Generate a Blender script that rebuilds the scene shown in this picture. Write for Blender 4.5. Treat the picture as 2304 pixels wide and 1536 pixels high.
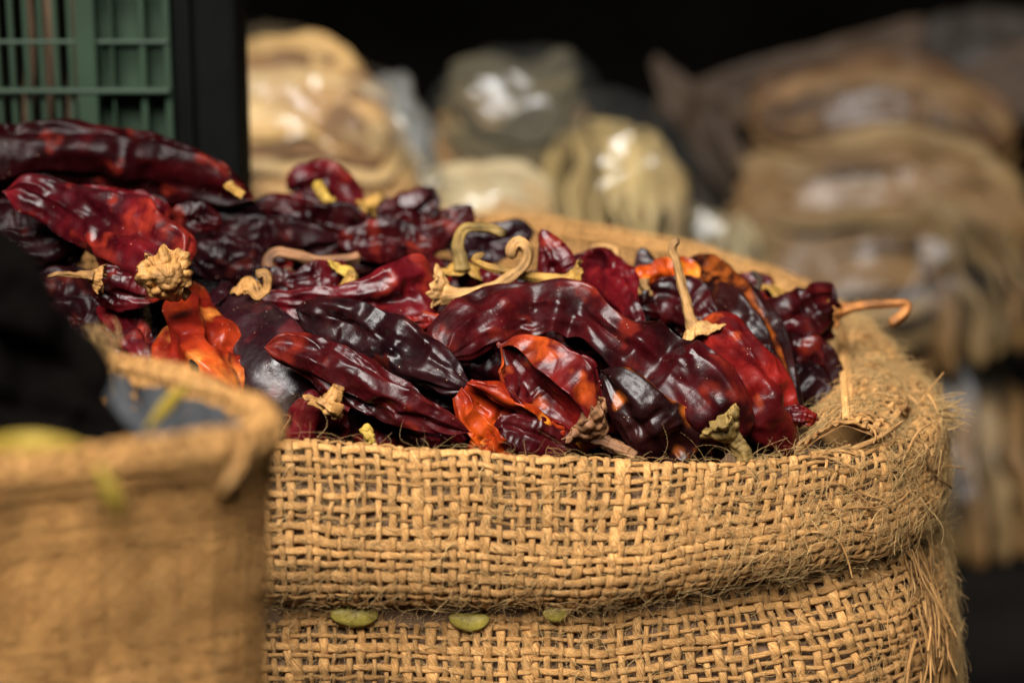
import bpy, math, random
import numpy as np

# ------------------------------------------------------------------ camera, world, light, exposure
SC = bpy.context.scene
for o in list(bpy.data.objects):
    bpy.data.objects.remove(o)
COL = SC.collection
PITCH = math.radians(16.0)
CAMH = 52.0                       # cm above the counter
KF = 36.0 / 85.0                  # frame width / depth
CP, SP_ = math.cos(PITCH), math.sin(PITCH)
CAM = np.array([0.0, 0.0, CAMH])
FW = np.array([0.0, CP, -SP_]); RT = np.array([1.0, 0, 0]); UPV = np.array([0.0, SP_, CP])

cam_d = bpy.data.cameras.new('camera'); cam = bpy.data.objects.new('camera', cam_d); COL.objects.link(cam)
cam.location = (0, 0, CAMH / 100); cam.rotation_euler = (math.pi / 2 - PITCH, 0, 0)
cam_d.lens = 85; cam_d.sensor_width = 36; cam_d.clip_start = 0.02; cam_d.clip_end = 50
cam_d.dof.use_dof = True; cam_d.dof.focus_distance = 0.792; cam_d.dof.aperture_fstop = 5.6
SC.camera = cam

w = bpy.data.worlds.new('World'); SC.world = w; w.use_nodes = True
w.node_tree.nodes['Background'].inputs[0].default_value = (0.75, 0.86, 1.0, 1)
w.node_tree.nodes['Background'].inputs[1].default_value = 0.003


def area(name, loc, target, size, size_y, power, color):
    l = bpy.data.lights.new(name, 'AREA'); l.shape = 'RECTANGLE'; l.size = size; l.size_y = size_y
    l.energy = power; l.color = color
    ob = bpy.data.objects.new(name, l); COL.objects.link(ob); ob.location = loc
    d = np.array(target) - np.array(loc)
    from mathutils import Vector
    ob.rotation_euler = Vector(d).to_track_quat('-Z', 'Y').to_euler()
    return ob


# the open side of the stall lets the cloudy daylight in from above and in front
area('stall_opening_light', (-0.25, -0.12, 1.48), (0.0, 0.90, 0.25), 1.0, 0.75, 80, (1.0, 0.965, 0.92))
area('front_fill', (0.75, -0.65, 0.95), (0.05, 0.80, 0.2), 1.0, 0.7, 0.6, (0.93, 0.96, 1.0))  # added weak fill lamp from the front right

SC.view_settings.view_transform = 'Standard'
SC.view_settings.look = 'None'
SC.view_settings.exposure = 0.0
SC.view_settings.gamma = 1.0
SC.view_settings.use_curve_mapping = False
SC.render.engine = 'CYCLES'
SC.cycles.use_denoising = True
SC.cycles.max_bounces = 6
SC.cycles.transparent_max_bounces = 12
SC.cycles.sample_clamp_indirect = 4.0

# ------------------------------------------------------------------ helpers


def P(u, v, d):
    """a pixel of the 2304 x 1536 photograph at depth d (cm) as a world point in cm"""
    s = KF * d / 2304.0
    return CAM + FW * d + RT * ((u - 1152) * s) + UPV * ((768 - v) * s)


def px(w_, d):
    return w_ * KF * d / 2304.0


RNG = np.random.default_rng(11)
_perm = np.random.default_rng(5).permutation(256); _perm = np.concatenate([_perm, _perm, _perm])
_g = np.random.default_rng(6).normal(size=(256, 3)); _g /= np.linalg.norm(_g, axis=1)[:, None]


def noise3(p):
    p = np.asarray(p, float); i = np.floor(p).astype(int); f = p - i; i &= 255
    uu = f * f * f * (f * (f * 6 - 15) + 10)
    out = 0
    for dx in (0, 1):
        for dy in (0, 1):
            for dz in (0, 1):
                h = _perm[_perm[_perm[(i[..., 0] + dx) & 255] + ((i[..., 1] + dy) & 255)] + ((i[..., 2] + dz) & 255)]
                gr = _g[h]
                dd = (f[..., 0] - dx) * gr[..., 0] + (f[..., 1] - dy) * gr[..., 1] + (f[..., 2] - dz) * gr[..., 2]
                wx = uu[..., 0] if dx else 1 - uu[..., 0]
                wy = uu[..., 1] if dy else 1 - uu[..., 1]
                wz = uu[..., 2] if dz else 1 - uu[..., 2]
                out = out + dd * wx * wy * wz
    return out * 1.6


def fbm(p, oct=3):
    p = np.asarray(p, float); a = 1; s = 0
    for k in range(oct):
        s = s + a * noise3(p * 2 ** k + 17.3 * k); a *= 0.5
    return s


def catmull(pts, n):
    """n samples of a spline through pts (any dimension), roughly even in arc length"""
    pts = np.asarray(pts, float); m = len(pts)
    ext = np.vstack([2 * pts[0] - pts[1], pts, 2 * pts[-1] - pts[-2]])
    t = np.linspace(0, m - 1, max(400, n * 4)); i = np.clip(t.astype(int), 0, m - 2); f = (t - i)[:, None]
    p0, p1, p2, p3 = ext[i], ext[i + 1], ext[i + 2], ext[i + 3]
    q = 0.5 * (2 * p1 + (p2 - p0) * f + (2 * p0 - 5 * p1 + 4 * p2 - p3) * f ** 2 + (3 * p1 - p0 - 3 * p2 + p3) * f ** 3)
    L = np.concatenate([[0], np.cumsum(np.linalg.norm(np.diff(q[:, :3], axis=0), axis=1))])
    tt = np.linspace(0, L[-1], n)
    return np.stack([np.interp(tt, L, q[:, k]) for k in range(q.shape[1])], 1)


def nrm(a):
    return a / (np.linalg.norm(a, axis=-1, keepdims=True) + 1e-12)


def grid_faces(n, m, wrap=True, base=0):
    i = np.arange(n - 1)[:, None]; j = np.arange(m if wrap else m - 1)[None, :]
    a = i * m + j; b = i * m + (j + 1) % m; c = (i + 1) * m + (j + 1) % m; d = (i + 1) * m + j
    return np.stack([a, b, c, d], -1).reshape(-1, 4) + base


def mesh(name, V, F, mat, parent=None, col=None, tuv=None, tris=None, smooth=True, origin=None, subd=0):
    """V in cm (world); one mesh object whose origin is the middle of the base"""
    V = np.asarray(V, float).reshape(-1, 3) / 100.0
    if parent is not None:
        root = parent
        while root.parent is not None: root = root.parent
        org = np.array(root.location)
    elif origin is not None:
        org = np.asarray(origin, float) / 100
    else:
        lo, hi = V.min(0), V.max(0); org = np.array([(lo[0] + hi[0]) / 2, (lo[1] + hi[1]) / 2, lo[2]])
    me = bpy.data.meshes.new(name)
    F = np.asarray(F).reshape(-1, 4) if len(F) else np.zeros((0, 4), int)
    nt = 0 if tris is None else len(tris)
    loops = F.ravel() if nt == 0 else np.concatenate([F.ravel(), np.asarray(tris).ravel()])
    me.vertices.add(len(V)); me.vertices.foreach_set('co', (V - org).astype(np.float32).ravel())
    me.loops.add(len(loops)); me.loops.foreach_set('vertex_index', loops.astype(np.int32))
    me.polygons.add(len(F) + nt)
    st = np.concatenate([np.arange(len(F)) * 4, len(F) * 4 + np.arange(nt) * 3]).astype(np.int32)
    me.polygons.foreach_set('loop_start', st)
    me.polygons.foreach_set('use_smooth', np.full(len(F) + nt, smooth))
    if col is not None:
        c = np.asarray(col, float).reshape(-1, np.asarray(col).shape[-1])
        if c.shape[1] == 3:
            c = np.hstack([c, np.ones((len(c), 1))])
        at = me.attributes.new('col', 'FLOAT_COLOR', 'POINT'); at.data.foreach_set('color', c.astype(np.float32).ravel())
    if tuv is not None:
        at = me.attributes.new('tuv', 'FLOAT_VECTOR', 'POINT')
        at.data.foreach_set('vector', np.asarray(tuv, np.float32).ravel())
    me.update(calc_edges=True); me.validate()
    me.materials.append(mat)
    ob = bpy.data.objects.new(name, me); COL.objects.link(ob)
    if parent is None:
        ob.location = org
    else:
        ob.parent = parent
    if subd:
        md = ob.modifiers.new('smooth', 'SUBSURF'); md.levels = subd; md.render_levels = subd
    return ob


def tag(o, label, cat=None, group=None, kind=None):
    if label: o['label'] = label
    if cat: o['category'] = cat
    if group: o['group'] = group
    if kind: o['kind'] = kind
    return o


def empty(name, loc_cm, label, cat, group=None):
    o = bpy.data.objects.new(name, None); COL.objects.link(o); o.location = np.asarray(loc_cm, float) / 100
    o.empty_display_size = 0.02
    return tag(o, label, cat, group)


class NT:
    def __init__(s, name):
        s.m = bpy.data.materials.new(name); s.m.use_nodes = True; s.t = s.m.node_tree
        s.b = s.t.nodes['Principled BSDF']; s.out = s.t.nodes['Material Output']

    def n(s, typ, **kw):
        nd = s.t.nodes.new(typ)
        for k, v in kw.items():
            if isinstance(k, str) and hasattr(nd, k): setattr(nd, k, v)
        return nd

    def l(s, a, b): s.t.links.new(a, b)

    def attr(s, name): return s.n('ShaderNodeAttribute', attribute_name=name)

    def noise(s, vec, scale, detail=3, rough=0.5, dist=0.0):
        nd = s.n('ShaderNodeTexNoise'); nd.inputs['Scale'].default_value = scale
        nd.inputs['Detail'].default_value = detail; nd.inputs['Roughness'].default_value = rough
        nd.inputs['Distortion'].default_value = dist
        if vec is not None: s.l(vec, nd.inputs['Vector'])
        return nd.outputs['Fac']

    def ramp(s, fac, stops):
        nd = s.n('ShaderNodeValToRGB'); e = nd.color_ramp.elements
        while len(e) < len(stops): e.new(0.5)
        for k, (p, c) in enumerate(stops):
            e[k].position = p; e[k].color = (*c, 1) if len(c) == 3 else c
        s.l(fac, nd.inputs[0]); return nd.outputs[0]

    def rng(s, fac, a, b, c, d):
        nd = s.n('ShaderNodeMapRange'); s.l(fac, nd.inputs[0])
        for k, v in enumerate((a, b, c, d)): nd.inputs[k + 1].default_value = v
        return nd.outputs[0]

    def mix(s, fac, a, b, mode='MIX'):
        nd = s.n('ShaderNodeMix', data_type='RGBA', blend_type=mode)
        for sock, v in ((nd.inputs[0], fac), (nd.inputs[6], a), (nd.inputs[7], b)):
            if isinstance(v, (int, float)): sock.default_value = v
            elif isinstance(v, tuple): sock.default_value = (*v, 1)
            else: s.l(v, sock)
        return nd.outputs[2]

    def math(s, op, a, b=None):
        nd = s.n('ShaderNodeMath', operation=op)
        for k, v in enumerate((a, b)):
            if v is None: continue
            if isinstance(v, (int, float)): nd.inputs[k].default_value = v
            else: s.l(v, nd.inputs[k])
        return nd.outputs[0]

    def scalev(s, vec, sc):
        nd = s.n('ShaderNodeVectorMath', operation='MULTIPLY'); s.l(vec, nd.inputs[0]); nd.inputs[1].default_value = sc
        return nd.outputs[0]

    def bump(s, h, strength, dist):
        nd = s.n('ShaderNodeBump'); nd.inputs['Strength'].default_value = strength; nd.inputs['Distance'].default_value = dist
        s.l(h, nd.inputs['Height']); s.l(nd.outputs[0], s.b.inputs['Normal']); return nd

    def obj(s): return s.n('ShaderNodeTexCoord').outputs['Object']

    def set(s, **kw):
        for k, v in kw.items():
            k = k.replace('_', ' ')
            if isinstance(v, (int, float, tuple)): s.b.inputs[k].default_value = v if not isinstance(v, tuple) else (*v, 1)[:4]
            else: s.l(v, s.b.inputs[k])
        return s.m


# ------------------------------------------------------------------ materials
def mat_chilli():
    k = NT('dried_chilli_skin'); oc = k.obj(); ca = k.attr('col').outputs['Color']
    mot = k.noise(oc, 95, 5, 0.62, 0.6)
    mot2 = k.noise(oc, 420, 4, 0.6)
    c = k.mix(k.rng(mot, 0.35, 0.68, 0.0, 1.0), k.mix(1.0, ca, (0.42, 0.33, 0.40), 'MULTIPLY'), ca)
    c = k.mix(k.rng(mot2, 0.58, 0.75, 0.0, 0.45), c, k.mix(1.0, ca, (1.7, 1.9, 1.2), 'MULTIPLY'))
    vo = k.n('ShaderNodeTexVoronoi'); vo.inputs['Scale'].default_value = 420; k.l(oc, vo.inputs['Vector'])
    area_ = k.noise(oc, 55, 2)
    sp = k.math('MULTIPLY', k.math('LESS_THAN', vo.outputs['Distance'], 0.075), k.rng(area_, 0.5, 0.6, 0, 1))
    c = k.mix(k.math('MULTIPLY', sp, 0.75), c, (0.55, 0.36, 0.24))
    h = k.math('ADD', k.math('MULTIPLY', mot2, 0.35), k.noise(oc, 170, 3, 0.5, 0.5))
    k.bump(h, 0.30, 0.0012)
    r = k.rng(k.noise(oc, 75, 6, 0.7), 0.32, 0.68, 0.19, 0.48)
    return k.set(Base_Color=c, Roughness=r, Specular_IOR_Level=k.math('MULTIPLY', k.attr('col').outputs['Alpha'], 0.24))


def mat_stem():
    k = NT('dry_stem'); oc = k.obj(); ca = k.attr('col').outputs['Color']; tu = k.attr('tuv').outputs['Vector']
    st = k.noise(k.scalev(tu, (0.9, 3.5, 3.5)), 1.6, 4, 0.6)
    sp = k.noise(oc, 700, 3)
    c = k.mix(k.rng(st, 0.35, 0.65, 0, 1), k.mix(1.0, ca, (0.62, 0.55, 0.45), 'MULTIPLY'), k.mix(1.0, ca, (1.15, 1.12, 1.1), 'MULTIPLY'))
    c = k.mix(k.rng(sp, 0.62, 0.72, 0, 0.6), c, (0.10, 0.05, 0.02))
    k.bump(k.math('ADD', st, k.math('MULTIPLY', sp, 0.4)), 0.45, 0.0010)
    return k.set(Base_Color=c, Roughness=0.62, Specular_IOR_Level=0.35)


def mat_thread(name, dark, mid, light, fleck=True):
    k = NT(name); tu = k.attr('tuv').outputs['Vector']; ca = k.attr('col').outputs['Color']
    f1 = k.noise(k.scalev(tu, (0.8, 3.2, 3.2)), 1.5, 4, 0.65)
    f2 = k.noise(k.scalev(tu, (0.35, 7.0, 7.0)), 1.3, 3, 0.6)
    f = k.math('ADD', k.math('MULTIPLY', f1, 0.55), k.math('MULTIPLY', f2, 0.45))
    c = k.ramp(f, [(0.36, dark), (0.49, mid), (0.60, light)])
    c = k.mix(1.0, c, ca, 'MULTIPLY')
    if fleck:
        oc = k.obj()
        c = k.mix(k.rng(k.noise(oc, 260, 2), 0.72, 0.78, 0, 0.7), c, (0.10, 0.075, 0.05))
        c = k.mix(k.rng(k.noise(k.scalev(oc, (1.0, 1.0, 1.3)), 190, 2), 0.75, 0.79, 0, 0.5), c, (0.12, 0.24, 0.14))
    k.bump(f, 0.9, 0.0018)
    return k.set(Base_Color=c, Roughness=0.72, Specular_IOR_Level=0.25)


def mat_plain(name, col, rough=0.6, spec=0.4, var=0.25, scale=40, bump=0.0):
    k = NT(name); oc = k.obj(); nz = k.noise(oc, scale, 4, 0.6)
    a = tuple(x * (1 - var) for x in col); b = tuple(min(1, x * (1 + var)) for x in col)
    c = k.mix(k.rng(nz, 0.3, 0.7, 0, 1), a, b)
    if bump: k.bump(nz, bump, 0.002)
    return k.set(Base_Color=c, Roughness=rough, Specular_IOR_Level=spec)


def mat_husk():
    k = NT('corn_husk_sheet'); tu = k.attr('tuv').outputs['Vector']; ca = k.attr('col').outputs['Color']
    rib = k.noise(k.scalev(tu, (0.10, 1.0, 1.0)), 5.0, 4, 0.6)
    c = k.mix(k.rng(rib, 0.3, 0.7, 0, 1), k.mix(1.0, ca, (0.55, 0.43, 0.30), 'MULTIPLY'), ca)
    k.bump(rib, 0.6, 0.003)
    return k.set(Base_Color=c, Roughness=0.55, Specular_IOR_Level=0.3)


def mat_plastic(MILK=0.02, name='clear_plastic_film', GLOSS=0.085, RO=0.16):
    k = NT(name); oc = k.obj()
    vo = k.n('ShaderNodeTexVoronoi'); vo.inputs['Scale'].default_value = 26; k.l(oc, vo.inputs['Vector'])
    nz = k.noise(oc, 30, 4, 0.6, 1.2)
    h = k.math('ADD', k.math('MULTIPLY', vo.outputs['Distance'], 0.6), nz)
    bp = k.n('ShaderNodeBump'); bp.inputs['Strength'].default_value = 0.9; bp.inputs['Distance'].default_value = 0.003; k.l(h, bp.inputs['Height'])
    gl = k.n('ShaderNodeBsdfGlossy'); gl.inputs['Roughness'].default_value = RO; gl.inputs['Color'].default_value = (0.95, 0.97, 1, 1)
    k.l(bp.outputs[0], gl.inputs['Normal'])
    df = k.n('ShaderNodeBsdfDiffuse'); df.inputs['Color'].default_value = (0.55, 0.56, 0.52, 1); k.l(bp.outputs[0], df.inputs['Normal'])
    tr = k.n('ShaderNodeBsdfTransparent'); tr.inputs['Color'].default_value = (0.97, 0.975, 0.97, 1)
    fr = k.n('ShaderNodeFresnel'); fr.inputs['IOR'].default_value = 1.5; k.l(bp.outputs[0], fr.inputs['Normal'])
    m1 = k.n('ShaderNodeMixShader'); m1.inputs[0].default_value = MILK; k.l(tr.outputs[0], m1.inputs[1]); k.l(df.outputs[0], m1.inputs[2])
    m2 = k.n('ShaderNodeMixShader'); k.l(k.math('MINIMUM', k.math('MULTIPLY', fr.outputs[0], 1.0), GLOSS), m2.inputs[0]); k.l(m1.outputs[0], m2.inputs[1]); k.l(gl.outputs[0], m2.inputs[2])
    k.l(m2.outputs[0], k.out.inputs['Surface'])
    return k.m


M_CH = mat_chilli(); M_CHB = mat_plain('black_chilli_skin', (0.0016, 0.0012, 0.001), 0.85, 0.02, 0.4, 60, 0.3); M_ST = mat_stem(); M_HU = mat_husk(); M_PL = mat_plastic(); M_PL2 = mat_plastic(0.16, 'crinkled_plastic_film'); M_PL4 = mat_plastic(0.0, 'low_gloss_film', 0.008, 0.4); M_PL3 = mat_plastic(0.012, 'dull_plastic_film', 0.02, 0.35)  # M_PL4, the far bag's film: no milk and hardly any gloss
M_JUTE = mat_thread('jute_yarn', (0.27, 0.114, 0.032), (0.56, 0.277, 0.083), (0.84, 0.505, 0.212))
M_JUTE2 = mat_thread('jute_yarn_near', (0.36, 0.158, 0.042), (0.61, 0.298, 0.088), (0.80, 0.46, 0.17), False)
M_FIB = mat_thread('jute_fibre', (0.60, 0.32, 0.10), (0.84, 0.51, 0.19), (0.95, 0.70, 0.35), False)
M_LIN2 = mat_plain('jute_backing', (0.30, 0.155, 0.055), 0.8, 0.15, 0.3, 60, 0.2)
M_LIN = mat_plain('brown_paper_lining', (0.165, 0.098, 0.055), 0.8, 0.15, 0.35, 60, 0.3)
M_GREY = mat_plain('grey_plastic_lining', (0.055, 0.058, 0.062), 0.5, 0.5, 0.2, 30, 0.3)
M_BLK = mat_plain('black_painted_metal', (0.0035, 0.004, 0.0035), 0.75, 0.05, 0.3, 25, 0.1)
M_GRN = mat_plain('green_crate_plastic', (0.016, 0.031, 0.017), 0.55, 0.3, 0.25, 18, 0.1)
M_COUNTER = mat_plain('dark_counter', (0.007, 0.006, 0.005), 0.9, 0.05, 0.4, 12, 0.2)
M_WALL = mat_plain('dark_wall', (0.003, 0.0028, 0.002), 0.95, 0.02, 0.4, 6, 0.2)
M_CARD = mat_plain('brown_husk_leaf', (0.09, 0.055, 0.032), 0.75, 0.2, 0.4, 14, 0.4)
M_DULL = mat_plain('dull_yellow_stalk', (0.24, 0.165, 0.022), 0.6, 0.2, 0.3, 120, 0.2)
M_POD = mat_plain('yellow_green_pod', (0.26, 0.20, 0.034), 0.5, 0.3, 0.35, 250, 0.4)

# ------------------------------------------------------------------ skin that dries: a small buckling solver
def relax(X, e_c, e_l, iters, ka, kb, wrap=True, emap=None, seed=0):
    """X (n,m,3): lengthen the skin by e_c round and e_l along and let it buckle about its place"""
    T = X.copy(); n, m, _ = X.shape
    em = np.ones((n, m)) if emap is None else emap
    offs = [((0, 1), e_c), ((1, 0), e_l), ((1, 1), (e_c + e_l) / 2), ((1, -1), (e_c + e_l) / 2)]
    cons = []
    for (di, dj), e in offs:
        A = X[:n - di]
        B = np.roll(X, -dj, 1)[di:]
        L0 = np.linalg.norm(B - A, axis=-1) * (1 + e * em[:n - di])
        wgt = np.ones_like(L0)
        if not wrap:
            if dj == 1: wgt[:, -1] = 0
            if dj == -1: wgt[:, 0] = 0
        cons.append((di, dj, L0, wgt[..., None]))
    for it in range(iters):
        C = np.zeros_like(X)
        for di, dj, L0, wgt in cons:
            D = np.roll(X, -dj, 1)[di:] - X[:n - di]
            L = np.linalg.norm(D, axis=-1) + 1e-9
            f = D * ((L - L0) / L * 0.5)[..., None] * wgt
            C[:n - di] += f
            if di:
                C[di:] -= np.roll(f, dj, 1)
            else:
                C -= np.roll(f, dj, 1)
        X = X + C * 0.33
        if wrap:
            lap = (np.roll(X, 1, 1) + np.roll(X, -1, 1)) * 0.25
            own = np.full((n, m, 1), 0.5)
        else:
            lap = np.zeros_like(X); lap[:, 1:-1] = (X[:, :-2] + X[:, 2:]) * 0.25; own = np.zeros((n, m, 1)); own[:, 1:-1] = 0.5
        l2 = np.zeros_like(X); l2[1:-1] = (X[:-2] + X[2:]) * 0.25
        o2 = np.zeros((n, m, 1)); o2[1:-1] = 0.5
        X = X + kb * (lap + l2 - (own + o2) * X)
        X = X + ka * (T - X)
    return X


def upsample(X, wrap=True):
    n, m, k = X.shape
    Y = np.zeros((2 * n - 1, m, k)); Y[::2] = X
    a = np.vstack([X[:1], X[:-1]]); b = np.vstack([X[1:], X[-1:]])
    mid = (X[:-1] + X[1:]) * 0.5625 - 0.0625 * (a[:-1] + b[1:])
    Y[1::2] = mid
    if wrap:
        Z = np.zeros((Y.shape[0], 2 * m, k)); Z[:, ::2] = Y
        Z[:, 1::2] = 0.5625 * (Y + np.roll(Y, -1, 1)) - 0.0625 * (np.roll(Y, 1, 1) + np.roll(Y, -2, 1))
    else:
        Z = np.zeros((Y.shape[0], 2 * m - 1, k)); Z[:, ::2] = Y; Z[:, 1::2] = (Y[:, :-1] + Y[:, 1:]) / 2
    return Z


def dents(X, c, rad, seed, cl, cc, amp, mask=None):
    """shrivelled skin: hollows that meet in sharp creases; cl, cc = size of a hollow along and round (cm)"""
    r = np.random.default_rng(seed); n, m, _ = X.shape
    ln = np.concatenate([[0], np.cumsum(np.linalg.norm(np.diff(c, axis=0), axis=1))])
    rm = rad.max(); circ = 2 * np.pi * rm
    nl = max(2, int(ln[-1] / cl)); ncir = max(3, int(circ / cc))
    k = nl * ncir
    sl = (np.repeat(np.arange(nl), ncir) + r.uniform(0.05, 0.95, k)) * ln[-1] / nl; sa = (np.tile(np.arange(ncir), nl) + r.uniform(0.0, 1.0, k)) / ncir * circ
    a = ln[:, None] * np.ones((1, m)); b = np.linspace(0, circ, m, endpoint=False)[None] * np.ones((n, 1))
    a = a + 0.45 * cl * fbm(X / cl * 0.9 + seed, 2); b = b + 0.35 * cc * fbm(X / cl * 0.9 + seed + 40, 2)
    da = (a[..., None] - sl) / cl; db = b[..., None] - sa; db = (db - circ * np.round(db / circ)) / cc
    wgt = 1 + 0.5 * r.normal(size=k)
    f = np.min((da ** 2 + db ** 2) * np.clip(wgt, 0.5, 1.8), -1)
    h = np.minimum(f, 1.0) - 0.30
    nn = nrm(np.cross(np.roll(X, -1, 1) - np.roll(X, 1, 1), np.gradient(X, axis=0)))
    s_ = np.sign(((X - c[:, None]) * nn).sum(-1, keepdims=True).mean() + 1e-9)
    e = (amp * h * (rad / rm)[:, None] * (1 if mask is None else mask))[..., None]
    return X + nn * s_ * e


def frames(c, ref):
    t = nrm(np.gradient(c, axis=0)); a = np.zeros_like(t)
    v = ref - t[0] * ref.dot(t[0]); v /= np.linalg.norm(v) + 1e-9
    for i in range(len(c)):
        v = v - t[i] * v.dot(t[i]); v /= np.linalg.norm(v) + 1e-9; a[i] = v
    return t, a, np.cross(t, a)


HEAP_V = [380, 430, 450, 550, 600, 700, 850, 930, 1000, 1060]
HEAP_D = [101, 100, 99, 92, 86.5, 83, 80.8, 80.6, 81.2, 82]


def heap(v):
    return float(np.interp(v, HEAP_V, HEAP_D))


def skin(spine, dd=0.0, d=None, seed=0, ec=0.20, el=0.10, flat=0.42, lobes=3, lev=2, arc=360, start=0, lob=0.20, fine=1.0, twist=0.6, dn=1.0, tips=(0.12, 0.1)):
    """the pod of a dried chilli; spine = (u, v, half width) in photograph pixels, stem end first"""
    r = np.random.default_rng(seed)
    pts = []
    for k, s in enumerate(spine):
        dep = (heap(s[1]) + dd) if d is None else (d[k] if isinstance(d, (list, tuple)) else d)
        if len(s) > 3: dep += s[3]
        pts.append([*P(s[0], s[1], dep), px(s[2] * 0.93, dep)])
    n0, m0 = 17, 12
    q = catmull(pts, n0); c = q[:, :3]; rad = np.maximum(q[:, 3], 0.02)
    t = np.linspace(0, 1, n0)
    cap = np.minimum(1, np.sqrt(np.clip(1 - (1 - np.clip(t / tips[0], 0, 1)) ** 2, 0, 1))) if tips[0] else 1
    cap2 = np.minimum(1, np.sqrt(np.clip(1 - (1 - np.clip((1 - t) / tips[1], 0, 1)) ** 2, 0, 1))) if tips[1] else 1
    rad = rad * cap * cap2 + 0.004
    T, A, B = frames(c, nrm(CAM - c.mean(0)))
    wrap = arc >= 360
    th = np.linspace(0, 2 * np.pi, m0, endpoint=False) if wrap else np.radians(np.linspace(start, start + arc, m0))
    TH = th[None, :] + (0 if not wrap else 0)
    ph = r.uniform(0, 6.28)
    prof = 1 + lob * np.cos(lobes * TH + ph + twist * 6.28 * t[:, None]) + 0.5 * lob * np.cos(2 * TH + ph * 1.7 - twist * 3 * t[:, None])
    prof = prof + 0.12 * fbm(np.stack([np.broadcast_to(t[:, None] * 4, prof.shape) + seed * 3.1, np.cos(TH) + 0 * prof, np.sin(TH) + 0 * prof], -1), 2)
    X = c[:, None] + A[:, None] * (rad[:, None] * flat * prof * np.cos(TH))[..., None] + B[:, None] * (rad[:, None] * prof * np.sin(TH))[..., None]
    rm = rad.max()
    em = np.clip(0.85 + 1.1 * fbm(X / rm * 0.55 + seed * 7.7, 2), 0.05, 2.0)
    X = X + nrm(X - c[:, None]) * (0.05 * rm * fbm(X / rm * 1.6 + seed, 2))[..., None] * (rad / rm)[:, None, None]
    X = relax(X, ec * 1.15, el * 1.15, 120, 0.02, 0.03, wrap, em)
    X = upsample(X, wrap)
    em = np.clip(0.65 + 1.7 * fbm(X / rm * 0.7 + seed * 3.3, 2), 0.0, 2.4)
    X = X + (0.02 * rm * fbm(X / rm * 3 + seed, 2))[..., None] * nrm(CAM - X)
    X = relax(X, 0.09 * fine, 0.08 * fine, 80, 0.025, 0.025, wrap, em)
    q2 = catmull(np.hstack([c, rad[:, None]]), X.shape[0])
    if lev >= 1:
        X = upsample(X, wrap)
        em = np.clip(0.25 + 2.2 * fbm(X / rm * 0.9 + seed * 2.3, 2), 0.0, 2.6)
        X = X + (0.008 * rm * fbm(X / rm * 5 + seed, 2))[..., None] * nrm(CAM - X)
        X = relax(X, 0.04 * fine, 0.04 * fine, 50, 0.035, 0.03, wrap, em)
        q2 = catmull(np.hstack([c, rad[:, None]]), X.shape[0])
        X = dents(X, q2[:, :3], q2[:, 3], seed + 5, 1.9 * rm, 0.72 * rm, 0.34 * rm * dn)
        X = relax(X, 0.01, 0.01, 2, 0.0, 0.03, wrap)
    if lev >= 2:
        X = upsample(X, wrap)
        em = np.clip(-0.1 + 2.0 * fbm(X / rm * 1.1 + seed * 5.3, 2), 0.0, 2.2)
        q2 = catmull(np.hstack([c, rad[:, None]]), X.shape[0])
        mk = np.clip(0.35 + 1.9 * fbm(X / rm * 0.7 + seed * 6.1, 2), 0, 1.6)
        X = dents(X, q2[:, :3], q2[:, 3], seed + 8, 0.75 * rm, 0.34 * rm, 0.13 * rm * dn, mk)
        X = X + (0.003 * rm * fbm(X / rm * 8 + seed, 2))[..., None] * nrm(CAM - X)
        X = relax(X, 0.02 * fine, 0.02 * fine, 30, 0.06, 0.014, wrap, em)
    return X, c, T, rm, wrap


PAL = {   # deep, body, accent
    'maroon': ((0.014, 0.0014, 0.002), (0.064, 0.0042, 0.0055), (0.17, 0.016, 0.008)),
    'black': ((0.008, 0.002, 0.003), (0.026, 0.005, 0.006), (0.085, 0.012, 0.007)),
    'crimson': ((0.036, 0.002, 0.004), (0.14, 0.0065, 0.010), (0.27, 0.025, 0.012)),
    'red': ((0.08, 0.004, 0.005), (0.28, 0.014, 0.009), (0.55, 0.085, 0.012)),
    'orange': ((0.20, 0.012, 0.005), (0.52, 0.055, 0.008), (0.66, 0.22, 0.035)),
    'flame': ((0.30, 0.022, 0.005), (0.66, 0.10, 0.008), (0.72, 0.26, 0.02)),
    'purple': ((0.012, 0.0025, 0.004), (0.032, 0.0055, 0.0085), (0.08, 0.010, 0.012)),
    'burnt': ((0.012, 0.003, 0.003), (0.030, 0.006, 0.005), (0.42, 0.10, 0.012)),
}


def skin_colour(X, pal, seed, acc=None, bias=0.0):
    n, m, _ = X.shape
    dp, bd, ac = (np.array(x) for x in PAL[pal])
    t = np.linspace(0, 1, n)[:, None] * np.ones((1, m))
    z = fbm(X * np.array([0.55, 0.55, 0.55]) + seed * 9.1, 3)
    a = np.clip(0.55 + 0.9 * z + bias, 0, 1)[..., None]
    c = 0.86 * (dp * (1 - a) + bd * a)
    z2 = fbm(X * 0.8 + seed * 4.7 + 50, 3)
    k = np.clip((z2 - 0.38) * 2.2, 0, 0.8)
    if acc:
        for (t0, t1, j0, j1, s) in acc:      # zones of lighter skin: along t, round j (fractions)
            j = np.linspace(0, 1, m)[None, :] * np.ones((n, 1))
            jm = (j0 + j1) / 2; dj = np.abs((j - jm + 0.5) % 1 - 0.5); hj = (j1 - j0) / 2
            tm = (t0 + t1) / 2; ht = (t1 - t0) / 2
            q = 1 - np.maximum(np.abs(t - tm) / ht, dj / hj) + 0.35 * z2
            fr_ = np.clip(0.75 + 1.3 * fbm(X * np.array([1.7, 1.7, 1.7]) + seed * 2.9, 3), 0, 1)
            k = np.maximum(k, np.clip(q * 2.2, 0, 1) * s * fr_)
    k = k[..., None]
    return c * (1 - k) + ac * k


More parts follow.
